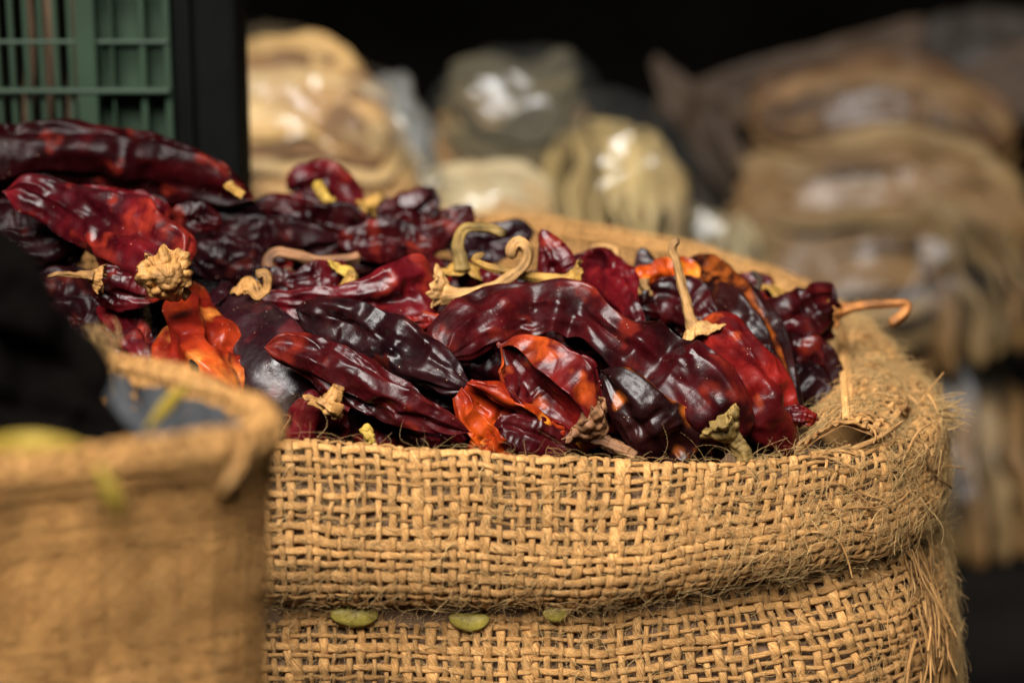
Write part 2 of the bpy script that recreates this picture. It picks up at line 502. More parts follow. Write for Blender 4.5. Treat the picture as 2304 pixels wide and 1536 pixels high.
STEMC = {'tan': (0.42, 0.215, 0.062), 'ochre': (0.44, 0.25, 0.05), 'brown': (0.26, 0.125, 0.055), 'olive': (0.26, 0.17, 0.045),
         'dark': (0.06, 0.035, 0.022), 'straw': (0.55, 0.31, 0.11), 'orange': (0.50, 0.20, 0.045), 'yellow': (0.47, 0.31, 0.05)}


def stem_mesh(path, dd, d, colr, seed, parent, name='stem'):
    r = np.random.default_rng(seed + 900)
    pts = []
    for s in path:
        dep = (heap(path[0][1]) + dd) if d is None else d
        if len(s) > 3: dep += s[3]
        pts.append([*P(s[0], s[1], dep), px(s[2] * 0.88, dep)])
    n, m = 54, 20
    q = catmull(pts, n); c = q[:, :3]; rad = np.maximum(q[:, 3], 0.05)
    c = c + 0.03 * np.stack([fbm(np.stack([np.linspace(0, 5, n), np.full(n, seed + 3.3 * k), np.zeros(n)], -1), 2) for k in range(3)], -1)
    T, A, B = frames(c, nrm(CAM - c.mean(0)))
    th = np.linspace(0, 2 * np.pi, m, endpoint=False)[None, :]
    L = np.linspace(0, 1, n)[:, None]
    prof = 1 + 0.15 * np.cos(5 * th + 4 * L + seed) + 0.09 * np.cos(3 * th - 7 * L + 2 * seed) + 0.16 * fbm(np.stack([L * 8 + seed + 0 * th, np.cos(th) + 0 * L, np.sin(th) + 0 * L], -1), 3)
    cp = np.ones(n); cp[-1] = 0.01; cp[-2] = 0.8; cp[0] = 0.02
    X = c[:, None] + (A[:, None] * np.cos(th)[..., None] + B[:, None] * np.sin(th)[..., None]) * (rad[:, None] * cp[:, None] * prof)[..., None]
    ln = np.concatenate([[0], np.cumsum(np.linalg.norm(np.diff(c, axis=0), axis=1))])
    tuv = np.stack([ln[:, None] + seed + 0 * th, np.cos(th + 0.8 * ln[:, None]), np.sin(th + 0.8 * ln[:, None])], -1)
    bc = 0.78 * np.array(STEMC[colr])
    sh = (np.clip(1 + 0.7 * fbm(X * 1.1 + seed, 3), 0.35, 1.4) * (1 - 0.55 * np.clip((L - 0.86) / 0.12, 0, 1)))[..., None]
    return mesh(name, X, grid_faces(n, m), M_ST, parent, col=np.clip(bc * sh, 0, 1), tuv=tuv)


def calyx_mesh(at, to, hw, dep, colr, seed, parent, cup=0.55, crumple=1.0):
    """papery cap: at = pixel of its middle, to = pixel the stem leaves towards"""
    r = np.random.default_rng(seed + 300)
    c = P(at[0], at[1], dep); ax = nrm(P(to[0], to[1], dep + (to[2] if len(to) > 2 else 0)) - c); R = px(hw, dep)
    a = nrm(np.cross(ax, [0.3, 0.2, 1.0])); b = np.cross(ax, a)
    n, m = 9, 36
    rr = np.linspace(0.12, 1, n)[:, None]; th = np.linspace(0, 2 * np.pi, m, endpoint=False)[None, :]
    ph = r.uniform(0, 6)
    edge = 1 + (0.3 if cup > 0.75 else 1) * (0.08 * np.cos(5 * th + ph)) + 0.05 * np.cos(3 * th + 2 * ph) + 0.04 * np.cos(8 * th + 5 * ph) + 0.09 * r.normal(size=(1, m))
    rad = R * rr * (1 + (edge - 1) * rr ** 2)
    h = R * (0.35 * (1 - rr) ** 1.5 - cup * rr ** 2 + 0.05 * rr ** 3 * np.cos(5 * th + ph + 1.2))
    X = c + ax * h[..., None] + (a * np.cos(th)[..., None] + b * np.sin(th)[..., None]) * rad[..., None]
    X = X + (0.28 * R * rr * fbm(X / R * 1.4 + seed, 3))[..., None] * ax
    X = relax(X, 0.06 * crumple, 0.12 * crumple, 40, 0.03, 0.05)
    X = upsample(X)
    X = X + (R * 0.26 * crumple * fbm(X / R * 2.3 + seed, 3) * np.linspace(0.2, 1, X.shape[0])[:, None])[..., None] * nrm(CAM - X)
    X = relax(X, 0.05 * crumple, 0.05 * crumple, 30, 0.05, 0.03)
    n, m, _ = X.shape
    X[0] = X[0].mean(0)
    bc = 0.82 * np.array(STEMC[colr]); sh = np.clip(1 + 0.55 * fbm(X * 1.6 + seed, 3), 0.3, 1.5)[..., None]
    rr = np.linspace(0, 1, n)[:, None] * np.ones((1, m)); th = np.linspace(0, 2 * np.pi, m)[None, :] * np.ones((n, 1))
    ob = mesh('calyx', X, grid_faces(n, m), M_ST, parent, col=np.clip(bc * sh, 0, 1), tuv=np.stack([rr * 2 + seed, np.cos(th) * 2, np.sin(th) * 2], -1))
    so = ob.modifiers.new('thickness', 'SOLIDIFY'); so.thickness = 0.0005
    return ob


N_CH = [0]


def chilli(label, spine, pal='maroon', dd=0.0, d=None, stem=None, calyx=None, group='dried chillies heaped in the burlap sack', acc=None, bias=0.0, seed=None, subd=0, cat='chilli', mat=None, gl=1.0, **kw):
    N_CH[0] += 1
    seed = N_CH[0] * 13 + 1 if seed is None else seed
    X, c, T, rm, wrap = skin(spine, dd, d, seed, **kw)
    n, m, _ = X.shape
    if wrap:
        X[0] = X[0].mean(0); X[-1] = X[-1].mean(0)
    colr = skin_colour(X, pal, seed, acc, bias)
    colr = np.concatenate([colr, np.full(colr.shape[:2] + (1,), gl)], -1)
    ob = mesh('dried_chilli', X, grid_faces(n, m, wrap), mat or M_CH, None, col=colr, subd=subd)
    if not wrap:
        so = ob.modifiers.new('thickness', 'SOLIDIFY'); so.thickness = 0.0006
    tag(ob, label, cat, group)
    if calyx:
        cd = (heap(calyx['at'][1]) + dd if d is None else (d[0] if isinstance(d, (list, tuple)) else d)) + calyx.get('dd', 0)
        calyx_mesh(calyx['at'], calyx['to'], calyx['hw'], cd, calyx.get('c', 'tan'), seed, ob, calyx.get('cup', 0.55), calyx.get('cr', 1.0))
    if stem:
        stem_mesh(stem['p'], dd + stem.get('dd', 0), None if d is None else (d[0] if isinstance(d, (list, tuple)) else d) + stem.get('dd', 0), stem.get('c', 'tan'), seed, ob)
    return ob

# ------------------------------------------------------------------ the heap of chillies (photograph pixels, stem end first)
G = 'dried chillies heaped in the burlap sack'
chilli('long glossy maroon chilli arched over the others in the middle of the heap',
       [(1005, 800, 22), (1018, 768, 46), (1075, 725, 60), (1180, 692, 64), (1290, 698, 60), (1370, 742, 54), (1450, 788, 66), (1530, 842, 72), (1590, 900, 70), (1628, 960, 52), (1645, 1005, 24)],
       'maroon', dd=-1.0, dn=0.85, ec=0.16, el=0.11, flat=0.5, subd=1, fine=1.35, tips=(0.06, 0.08), lob=0.16, seed=205)
chilli('bright red chilli with upright tan stem near the right rim',
       [(1572, 735, 40), (1610, 775, 66), (1655, 840, 84), (1700, 910, 84), (1735, 975, 66), (1755, 1025, 42), (1762, 1050, 18)],
       'red', dd=0.4, ec=0.17, el=0.10, flat=0.6, subd=1, acc=[(0.0, 0.35, 0.1, 0.75, 0.8), (0.0, 0.12, 0, 1, 1.0)], bias=-0.15,
       stem=dict(p=[(1565, 748, 19), (1552, 715, 14), (1543, 680, 12), (1533, 635, 11), (1522, 590, 10), (1513, 562, 10), (1518, 546, 12), (1529, 548, 11)], c='straw', dd=-0.4),
       calyx=dict(at=(1578, 738), to=(1562, 700), hw=46, c='straw', cup=0.35, dd=-0.6))
chilli('long dark chilli with an orange edge running down behind the bright red one',
       [(1530, 600, 26), (1585, 640, 58), (1650, 700, 66), (1715, 770, 56), (1755, 850, 40), (1778, 920, 30), (1790, 985, 12)],
       'burnt', dd=2.6, ec=0.16, el=0.06, flat=0.55, acc=[(0.1, 0.8, 0.76, 0.92, 0.7)])
chilli('bright orange torn chilli scrap left of the upright tan stem',
       [(1440, 640, 16), (1462, 626, 34), (1500, 618, 40), (1545, 612, 28), (1572, 622, 12)], 'flame', dd=1.2, ec=0.22, el=0.16, flat=0.6, bias=0.4,
       stem=dict(p=[(1446, 628, 14), (1450, 645, 11), (1462, 668, 9)], c='straw', dd=-0.8))
chilli('dark wrinkled chilli at the right whose hooked stem sticks out over the rim',
       [(1880, 700, 30), (1862, 695, 48), (1820, 715, 52), (1765, 745, 56), (1715, 780, 50), (1680, 815, 24)], 'maroon', d=[87.5, 87.5, 87, 86.5, 86, 86], ec=0.24, el=0.16,
       stem=dict(p=[(1878, 702, 22), (1912, 692, 13), (1960, 686, 11), (2010, 682, 11), (2040, 684, 11), (2036, 702, 12), (2016, 720, 13), (2000, 732, 13)], c='orange'),
       calyx=dict(at=(1884, 702), to=(1930, 690), hw=30, c='orange', cup=0.5, dd=-0.2))
chilli('small dark red chilli with a thin black hooked stem by the back wall',
       [(1745, 645, 20), (1715, 650, 34), (1675, 660, 34), (1640, 668, 14)], 'crimson', d=90,
       stem=dict(p=[(1675, 692, 9), (1692, 668, 8), (1706, 645, 8), (1708, 626, 8), (1698, 616, 7), (1688, 618, 5)], c='dark', dd=-2.5),
       calyx=dict(at=(1752, 660), to=(1775, 640), hw=38, c='ochre', dd=-1.5))
chilli('small dark pointed chilli standing up left of the orange scrap', [(1462, 640, 26), (1456, 608, 30), (1448, 576, 18), (1443, 556, 6)], 'maroon', d=88.5, ec=0.15)
chilli('dark red chilli with a split pointed tip standing up behind the crossed stems',
       [(1275, 630, 40), (1258, 595, 46), (1240, 560, 30), (1224, 530, 14), (1219, 516, 5)], 'crimson', d=85, ec=0.22, el=0.08, bias=-0.1, lob=0.2)
chilli('crumpled crimson chilli whose long thin stem crosses another stem',
       [(1300, 612, 34), (1335, 625, 56), (1378, 665, 64), (1412, 712, 50), (1440, 765, 24), (1450, 790, 8)], 'crimson', dd=0.5, ec=0.30, el=0.14, flat=0.5, bias=0.15, lob=0.2, subd=1,
       stem=dict(p=[(1298, 626, 26), (1270, 632, 17), (1215, 626, 12), (1150, 612, 11), (1100, 600, 9), (1068, 588, 8), (1072, 580, 9), (1092, 570, 6)], c='ochre', dd=-2.2),
       calyx=dict(at=(1296, 625), to=(1250, 630), hw=34, c='ochre', cup=0.3, dd=-2.0))
chilli('small pinkish red chilli with a pale stub before the back wall', [(1385, 580, 22), (1350, 588, 30), (1312, 600, 28), (1290, 610, 12)], 'crimson', d=88,
       stem=dict(p=[(1380, 590, 14), (1386, 575, 10), (1378, 560, 8), (1350, 553, 6), (1325, 560, 5)], c='straw'))
chilli('red brown chilli under an upright stem that bends right at its top', [(1035, 612, 30), (1075, 632, 44), (1125, 648, 40), (1165, 655, 16)], 'crimson', dd=0.6, ec=0.2, bias=0.1,
       stem=dict(p=[(1040, 612, 21), (1036, 580, 16), (1032, 548, 14), (1040, 520, 13), (1068, 511, 12), (1102, 515, 12), (1128, 525, 13), (1138, 532, 10)], c='olive', dd=-1.6),
       calyx=dict(at=(1036, 602), to=(1034, 560), hw=56, c='ochre', cup=0.35, dd=-1.2))
chilli('big shiny crimson chilli with a thick looped stem at its right end',
       [(985, 660, 44), (955, 662, 66), (905, 672, 66), (845, 680, 58), (775, 684, 44), (690, 680, 34), (610, 678, 26), (555, 680, 16), (538, 682, 5)], 'crimson', dd=-0.2, ec=0.22, el=0.09, flat=0.6, bias=0.15, subd=1, tips=(0.08, 0.06),
       stem=dict(p=[(990, 662, 30), (1020, 666, 22), (1062, 664, 16), (1110, 646, 14), (1155, 617, 13), (1182, 590, 14), (1186, 562, 14), (1168, 545, 15), (1152, 560, 15), (1152, 585, 12)], c='straw', dd=-0.8),
       calyx=dict(at=(996, 655), to=(1040, 665), hw=46, c='straw', cup=0.45, dd=-0.8))
chilli('dark chilli with a red edge and a fat stem curling to the left',
       [(810, 568, 26), (850, 568, 38), (905, 580, 38), (960, 592, 28), (1000, 600, 10)], 'maroon', dd=0.5, acc=[(0, 0.8, 0.6, 0.9, 0.8)],
       stem=dict(p=[(812, 576, 15), (770, 584, 13), (715, 586, 13), (665, 574, 14), (625, 568, 14), (605, 585, 14), (612, 612, 15), (640, 618, 17), (655, 600, 12)], c='brown', dd=-3.2))
chilli('dried brown pod with a coiled tan stem left of the crimson chilli',
       [(545, 630, 26), (580, 640, 36), (625, 640, 36), (670, 636, 16)], 'black', dd=0.6,
       stem=dict(p=[(545, 655, 10), (562, 656, 9), (580, 668, 9), (598, 652, 11), (604, 630, 12), (594, 616, 11), (575, 622, 13)], c='tan', dd=-2.6),
       calyx=dict(at=(558, 636), to=(556, 600), hw=36, c='tan', cup=0.6, dd=-2.2))
chilli('thin chilli with a stubby spotted stem lying across the crimson one',
       [(790, 618, 30), (740, 628, 36), (690, 634, 30), (640, 636, 12)], 'crimson', dd=-0.2,
       stem=dict(p=[(797, 612, 14), (790, 630, 15), (770, 652, 15), (755, 668, 16), (745, 674, 10)], c='ochre', dd=-2.2),
       calyx=dict(at=(782, 614), to=(800, 590), hw=44, c='yellow', cup=0.3, dd=-0.9))
chilli('nearly black chilli with torn tan edges lying left of the arched one',
       [(672, 696, 14), (712, 708, 34), (775, 722, 44), (840, 752, 52), (905, 792, 54), (970, 830, 46), (1030, 862, 24), (1062, 872, 6)], 'black', dd=-1.4, ec=0.16, el=0.10, flat=0.5, subd=1, acc=[(0.0, 0.12, 0.0, 1.0, 0.35)])
chilli('broad dark purple chilli with a large soft sheen left of the centre',
       [(492, 652, 20), (520, 690, 46), (560, 745, 82), (605, 810, 104), (640, 875, 104), (668, 935, 74), (690, 985, 30)], 'purple', dd=0.3, ec=0.07, el=0.05, flat=0.62, fine=0.35, gl=2.4, dn=0.12, lob=0.06, subd=1)
chilli('crumpled orange red chilli with a small dark speck at its pale end',
       [(438, 640, 12), (432, 680, 46), (440, 740, 76), (455, 800, 90), (490, 845, 74), (520, 875, 40), (535, 895, 12)], 'orange', dd=-0.8, ec=0.2, el=0.14, flat=0.5, subd=1, bias=-0.3, acc=[(0.75, 1.2, -0.5, 0.5, 0.6)], lob=0.2)
chilli('narrow crimson chilli leaning beside the orange red one at the left',
       [(228, 668, 12), (255, 705, 40), (290, 760, 46), (325, 815, 40), (350, 860, 16)], 'crimson', dd=0.2, ec=0.14, bias=-0.1)
chilli('black curled chilli behind the narrow crimson one', [(225, 690, 10), (250, 672, 26), (300, 680, 40), (335, 720, 40), (350, 780, 22)], 'black', dd=1.4, acc=[(0, 0.3, 0.4, 0.9, 0.4)])
chilli('long red chilli with a knobbly tan cap at its lower end on the left',
       [(405, 612, 52), (370, 592, 82), (310, 560, 82), (240, 525, 70), (165, 480, 56), (95, 445, 46), (45, 430, 36), (18, 432, 12)], 'crimson', d=[81.5, 82, 82.5, 83.5, 84.5, 85, 85, 85], gl=0.8, ec=0.18, el=0.06, bias=-0.35,
       acc=[(-0.1, 0.42, 0, 1, 0.8)], lob=0.16, tips=(0.06, 0.08),
       stem=dict(p=[(385, 630, 22), (405, 648, 15), (425, 668, 13)], c='tan', dd=-1.4),
       calyx=dict(at=(378, 622), to=(405, 650, -4), hw=56, c='tan', cup=0.8, cr=1.5, dd=-2.6))
chilli('small red chilli with a thin pale stem pointing left in the blur', [(215, 628, 30), (250, 640, 40), (300, 655, 36), (350, 668, 14)], 'crimson', d=82,
       stem=dict(p=[(212, 622, 12), (170, 618, 8), (130, 618, 6), (105, 622, 5)], c='tan', dd=-1), calyx=dict(at=(208, 625), to=(160, 618), hw=30, c='tan', cup=0.8, dd=-0.6))
chilli('very large dark maroon chilli lying at the back left below the green crate',
       [(562, 442, 16), (520, 428, 38), (430, 392, 62), (310, 362, 72), (170, 348, 72), (30, 352, 72), (-110, 372, 60), (-190, 390, 20)], 'maroon', d=89, gl=0.25, ec=0.12, el=0.05, bias=-0.75, dn=0.4, lob=0.18, tips=(0.06, 0.08),
       stem=dict(p=[(512, 412, 12), (528, 428, 11), (548, 442, 12)], c='ochre', dd=-2.5))
chilli('dark chilli stretched below the very large one at the back left', [(590, 480, 12), (520, 462, 40), (400, 432, 52), (260, 420, 52), (120, 412, 46), (0, 420, 30), (-60, 425, 10)], 'black', d=89.5, gl=0.35, bias=-0.2, dn=0.4, ec=0.12, el=0.04)
chilli('pinkish wrinkled chilli left of the dark gap, blurred', [(170, 440, 20), (225, 452, 36), (280, 470, 46), (340, 492, 48), (375, 508, 24)], 'crimson', d=87.5, gl=0.6, ec=0.28, el=0.16, bias=0.2)
chilli('crumpled small chilli with pink glints below the back left chillies', [(385, 488, 16), (415, 492, 32), (455, 500, 32), (495, 508, 16)], 'maroon', d=88, gl=0.6, ec=0.3, el=0.2, bias=0.2)
chilli('rounded maroon chilli at the back with a yellow stem hanging over it', [(648, 425, 20), (675, 412, 36), (725, 418, 46), (780, 440, 36), (815, 462, 12)], 'crimson', d=94.5, gl=0.7, bias=-0.1, acc=[(0.45, 0.75, 0.55, 0.9, 0.8)],
       stem=dict(p=[(712, 412, 13), (722, 432, 13), (738, 450, 13), (752, 460, 11)], c='yellow', dd=-2.6))
chilli('small back chilli with an upright yellowish stem stub', [(835, 470, 26), (870, 480, 34), (915, 490, 30), (940, 495, 12)], 'maroon', d=94.5, gl=0.7,
       stem=dict(p=[(828, 466, 18), (845, 452, 13), (862, 438, 12)], c='ochre', dd=-2), calyx=dict(at=(835, 464), to=(858, 440), hw=26, c='ochre', dd=-1.6))
chilli('pointed chilli with an orange patch rising at the back of the heap', [(976, 422, 10), (962, 440, 30), (930, 466, 44), (890, 490, 42), (840, 502, 22)], 'maroon', d=94, acc=[(0.25, 0.75, 0.55, 0.8, 1.0)], lob=0.2)
chilli('maroon chilli with a sharp upturned tip before the back rim', [(1058, 464, 6), (1046, 482, 22), (1015, 508, 40), (965, 528, 44), (900, 530, 40), (830, 526, 18)], 'maroon', d=91.5, bias=0.25, lob=0.18, ec=0.22)
chilli('dark chilli in front of the back rim behind the bent stem', [(1200, 520, 14), (1165, 528, 30), (1110, 545, 36), (1050, 556, 30), (1010, 560, 10)], 'purple', d=91)
chilli('long dark chilli lying along the back of the heap', [(560, 468, 14), (620, 478, 38), (700, 492, 46), (780, 510, 42), (850, 530, 18)], 'maroon', d=91.5, gl=0.5, bias=-0.2, ec=0.16)
chilli('blackish chilli in the shaded hollow left of the fat curled stem', [(480, 520, 18), (540, 530, 46), (620, 535, 50), (700, 540, 40), (760, 545, 14)], 'black', d=89.5, gl=0.4)
chilli('dark chilli deep in the hollow above the knobbly cap', [(420, 560, 20), (480, 575, 46), (540, 580, 46), (600, 590, 16)], 'black', d=87.5, gl=0.4)
chilli('purple black chilli showing between the fat stem and the bent one', [(760, 540, 16), (820, 545, 40), (900, 548, 40), (985, 560, 16)], 'maroon', d=89.5, gl=0.7, bias=0.1)
chilli('dull dark chilli below the orange scrap', [(1440, 690, 20), (1480, 680, 44), (1530, 690, 56), (1580, 720, 40), (1620, 740, 14)], 'maroon', dd=2.4)
chilli('slim red brown chilli with an orange tip at the front left',
       [(603, 782, 14), (640, 785, 34), (700, 806, 46), (775, 842, 54), (850, 880, 54), (930, 918, 44), (1000, 948, 28), (1050, 968, 8)], 'maroon', dd=-2.6, ec=0.16, el=0.07, flat=0.5, subd=1, bias=0.35, acc=[(-0.12, 0.2, -0.5, 0.5, 1.0), (0.4, 0.95, 0.75, 0.95, 0.4)], tips=(0.05, 0.08))
chilli('small crumpled dark red chilli with a flared brown stem at the front rim',
       [(735, 905, 34), (718, 930, 58), (708, 965, 66), (706, 1000, 60), (708, 1040, 24)], 'crimson', dd=-1.2, ec=0.34, el=0.22, flat=0.6, bias=0.0, subd=1,
       stem=dict(p=[(738, 915, 34), (748, 898, 24), (757, 880, 16), (764, 866, 15)], c='tan', dd=-1.7),
       calyx=dict(at=(732, 912), to=(752, 880), hw=44, c='tan', cup=0.25, dd=-1.3))
chilli('maroon black chilli with pale glints just behind the front rim', [(785, 960, 18), (815, 948, 38), (870, 955, 50), (935, 975, 44), (990, 1000, 20)], 'purple', dd=-1.0, ec=0.2, el=0.12, subd=1)
chilli('orange brown strip of chilli on the front rim with a yellow stub', [(800, 985, 14), (835, 988, 28), (890, 1000, 30), (960, 1008, 28), (1020, 1010, 10)], 'red', dd=-1.4, bias=-0.3, subd=1,
       stem=dict(p=[(815, 962, 12), (824, 970, 14), (832, 984, 13), (834, 1000, 10)], c='yellow', dd=-1.4))
chilli('curled red chilli with a torn opening above the orange sheet',
       [(1128, 780, 20), (1165, 800, 52), (1210, 850, 84), (1262, 900, 86), (1310, 950, 56), (1345, 985, 22)], 'red', dd=-1.4, ec=0.22, el=0.12, flat=0.5, arc=285, start=40, bias=-0.35, subd=1, acc=[(0.0, 0.4, 0.6, 1.1, 0.4)], lob=0.2)
chilli('torn bright orange red chilli opened into a curled sheet',
       [(1050, 880, 30), (1085, 910, 58), (1140, 945, 66), (1205, 978, 58), (1270, 1005, 36), (1320, 1025, 12)], 'flame', dd=-2.0, ec=0.26, el=0.16, flat=0.5, arc=270, start=50, bias=-0.30, subd=1, lob=0.25, tips=(0.0, 0.1))
chilli('dark red chilli tucked between the orange sheet and the front rim', [(1108, 975, 14), (1145, 970, 34), (1200, 990, 42), (1260, 1015, 36), (1310, 1040, 12)], 'maroon', dd=-2.4, ec=0.2, el=0.1, bias=0.1, subd=1)
chilli('pinkish torn chilli end at the front rim left of the orange sheet', [(1045, 935, 12), (1035, 965, 26), (1020, 990, 30), (1005, 1015, 24)], 'crimson', dd=-1.6, ec=0.3, el=0.2, bias=0.3)
chilli('orange red strip standing on the front rim under the orange sheet', [(1095, 960, 8), (1085, 985, 18), (1075, 1010, 22), (1068, 1035, 12)], 'orange', dd=-2.4, bias=0.1)
chilli('brown withered chilli whose papery cap and stem point to the front rim', [(1335, 960, 30), (1370, 945, 44), (1410, 955, 36), (1430, 980, 12)], 'red', dd=-0.6, bias=-0.2, ec=0.3, el=0.2,
       stem=dict(p=[(1325, 978, 22), (1355, 990, 18), (1395, 1010, 17), (1430, 1032, 16)], c='brown', dd=-2.0), calyx=dict(at=(1345, 968), to=(1395, 1012), hw=56, c='brown', cup=0.7, cr=1.8, dd=-2.0))
chilli('black shiny chilli with a burnt orange ridge beside the arched one',
       [(1358, 838, 14), (1385, 858, 36), (1430, 905, 60), (1480, 960, 70), (1535, 1012, 60), (1585, 1050, 34), (1610, 1075, 12)], 'burnt', dd=-1.5, ec=0.17, el=0.11, flat=0.6, subd=1, acc=[(-0.1, 1.05, 0.74, 0.88, 0.9)], bias=-0.1)
chilli('dark chilli whose crumpled olive cap rests on the front rim', [(1635, 985, 24), (1600, 1000, 36), (1560, 1020, 40), (1520, 1045, 20)], 'maroon', dd=-0.6,
       stem=dict(p=[(1638, 975, 26), (1655, 992, 22), (1670, 1015, 21), (1682, 1040, 21)], c='olive', dd=-2.4), calyx=dict(at=(1640, 975), to=(1662, 1005), hw=50, c='olive', cup=0.7, cr=1.6, dd=-2.6))
chilli('small crimson chilli with an orange edge under the left end of the arched one', [(880, 745, 14), (925, 748, 36), (975, 762, 42), (1010, 785, 20)], 'red', dd=1.2, bias=-0.1, acc=[(0, 1, 0.55, 0.85, 0.6)])
chilli('black glossy chilli in the gap above the slim red brown one', [(690, 765, 14), (735, 778, 32), (790, 795, 40), (850, 815, 36), (900, 835, 14)], 'black', dd=0.6, ec=0.24, el=0.16)
chilli('dark glossy chilli beneath the slim red brown one', [(800, 870, 16), (870, 900, 46), (950, 915, 56), (1030, 920, 44), (1080, 930, 14)], 'purple', dd=0.4, ec=0.2, el=0.12)
chilli('reddish chilli end showing between the black ones', [(722, 742, 12), (765, 745, 26), (820, 752, 30), (870, 760, 12)], 'maroon', dd=1.2, bias=0.2)
chilli('dark chilli at the far right in shade against the frayed corner', [(1700, 800, 24), (1760, 805, 52), (1815, 825, 58), (1850, 860, 40), (1860, 890, 14)], 'maroon', d=86, bias=-0.2)
chilli('shaded chilli below the hooked stem chilli at the right', [(1790, 900, 24), (1810, 860, 48), (1830, 800, 52), (1850, 760, 24)], 'purple', d=87.5)
chilli('maroon chilli end behind the thin hooked stem', [(1600, 640, 14), (1640, 665, 36), (1690, 695, 42), (1740, 715, 34), (1780, 725, 12)], 'maroon', dd=4.5)
chilli('plum coloured chilli end curled up left of the coiled stem', [(512, 640, 16), (506, 655, 26), (492, 672, 24), (470, 690, 10)], 'purple', dd=-0.6, ec=0.2)

chilli('blackish chilli at the left edge under the tail of the long red one', [(150, 500, 16), (90, 500, 44), (10, 510, 56), (-80, 530, 40), (-130, 540, 14)], 'black', d=88, gl=0.3)
chilli('maroon black chilli lying lowest at the left edge behind the near sack', [(190, 560, 16), (120, 565, 46), (30, 580, 56), (-60, 600, 40), (-110, 610, 14)], 'black', d=86.5, gl=0.3)
chilli('black chilli in the dark hollow under the small pale stem at the left', [(60, 640, 14), (120, 650, 46), (200, 670, 56), (270, 700, 40), (300, 720, 14)], 'black', d=85.5, gl=0.3)
chilli('black chilli lowest in the dark hollow behind the frayed tuft at the left', [(80, 720, 14), (140, 730, 50), (210, 750, 56), (280, 790, 34), (310, 810, 12)], 'black', d=83.5, gl=0.3)
rs = random.Random(21)
for k in range(34):
    for _ in range(40):
        u = rs.uniform(480, 1840); v = rs.uniform(500, 985)
        if v > np.interp(u, [480, 900, 1200, 1400, 1600, 1840], [500, 510, 580, 640, 700, 780]) and not (u < 640 and v > 800): break
    a = rs.uniform(-0.9, 1.3); L = rs.uniform(36, 66); hw = rs.uniform(16, 27)
    chilli('small crumpled scrap of dried chilli wedged between the larger pods', [(u - math.cos(a) * L, v - math.sin(a) * L * 0.6, hw * 0.5), (u, v, hw), (u + math.cos(a) * L, v + math.sin(a) * L * 0.6, hw * 0.4)],
           rs.choice(['maroon', 'crimson', 'black', 'red', 'maroon']), d=heap(v) + rs.uniform(0.3, 1.6), gl=0.7, group='chilli scraps between the pods', ec=0.3, el=0.22, flat=0.42, bias=-0.15, dn=0.7, arc=rs.choice([360, 260]), start=rs.uniform(0, 360))
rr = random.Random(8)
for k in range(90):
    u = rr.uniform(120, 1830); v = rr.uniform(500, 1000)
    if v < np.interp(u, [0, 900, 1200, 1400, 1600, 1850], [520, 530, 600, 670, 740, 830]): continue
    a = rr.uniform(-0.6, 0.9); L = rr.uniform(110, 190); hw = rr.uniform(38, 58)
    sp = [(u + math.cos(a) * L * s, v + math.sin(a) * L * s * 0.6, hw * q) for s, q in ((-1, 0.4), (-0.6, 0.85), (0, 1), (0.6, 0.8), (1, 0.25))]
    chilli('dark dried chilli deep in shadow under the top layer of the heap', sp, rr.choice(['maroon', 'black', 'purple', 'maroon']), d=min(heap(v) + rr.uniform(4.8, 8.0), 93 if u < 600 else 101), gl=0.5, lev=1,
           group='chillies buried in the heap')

# ------------------------------------------------------------------ burlap sacks, woven yarn by yarn
def closed_spline(pts, n):
    pts = np.asarray(pts, float); k = len(pts)
    ext = np.vstack([pts[-3:], pts, pts[:3]])
    q = catmull(ext, n * 3)
    a = np.argmin(np.linalg.norm(q[: n * 3 // 2, :3] - pts[0, :3], axis=1)); b = n * 3 // 2 + np.argmin(np.linalg.norm(q[n * 3 // 2:, :3] - pts[0, :3], axis=1))
    q = q[a:b + 1]
    for _ in range(6):
        q[1:-1] = 0.5 * q[1:-1] + 0.25 * (q[:-2] + q[2:])
    L = np.concatenate([[0], np.cumsum(np.linalg.norm(np.diff(q[:, :3], axis=0), axis=1))])
    tt = np.linspace(0, L[-1], n)
    return np.stack([np.interp(tt, L, q[:, j]) for j in range(q.shape[1])], 1), L[-1]


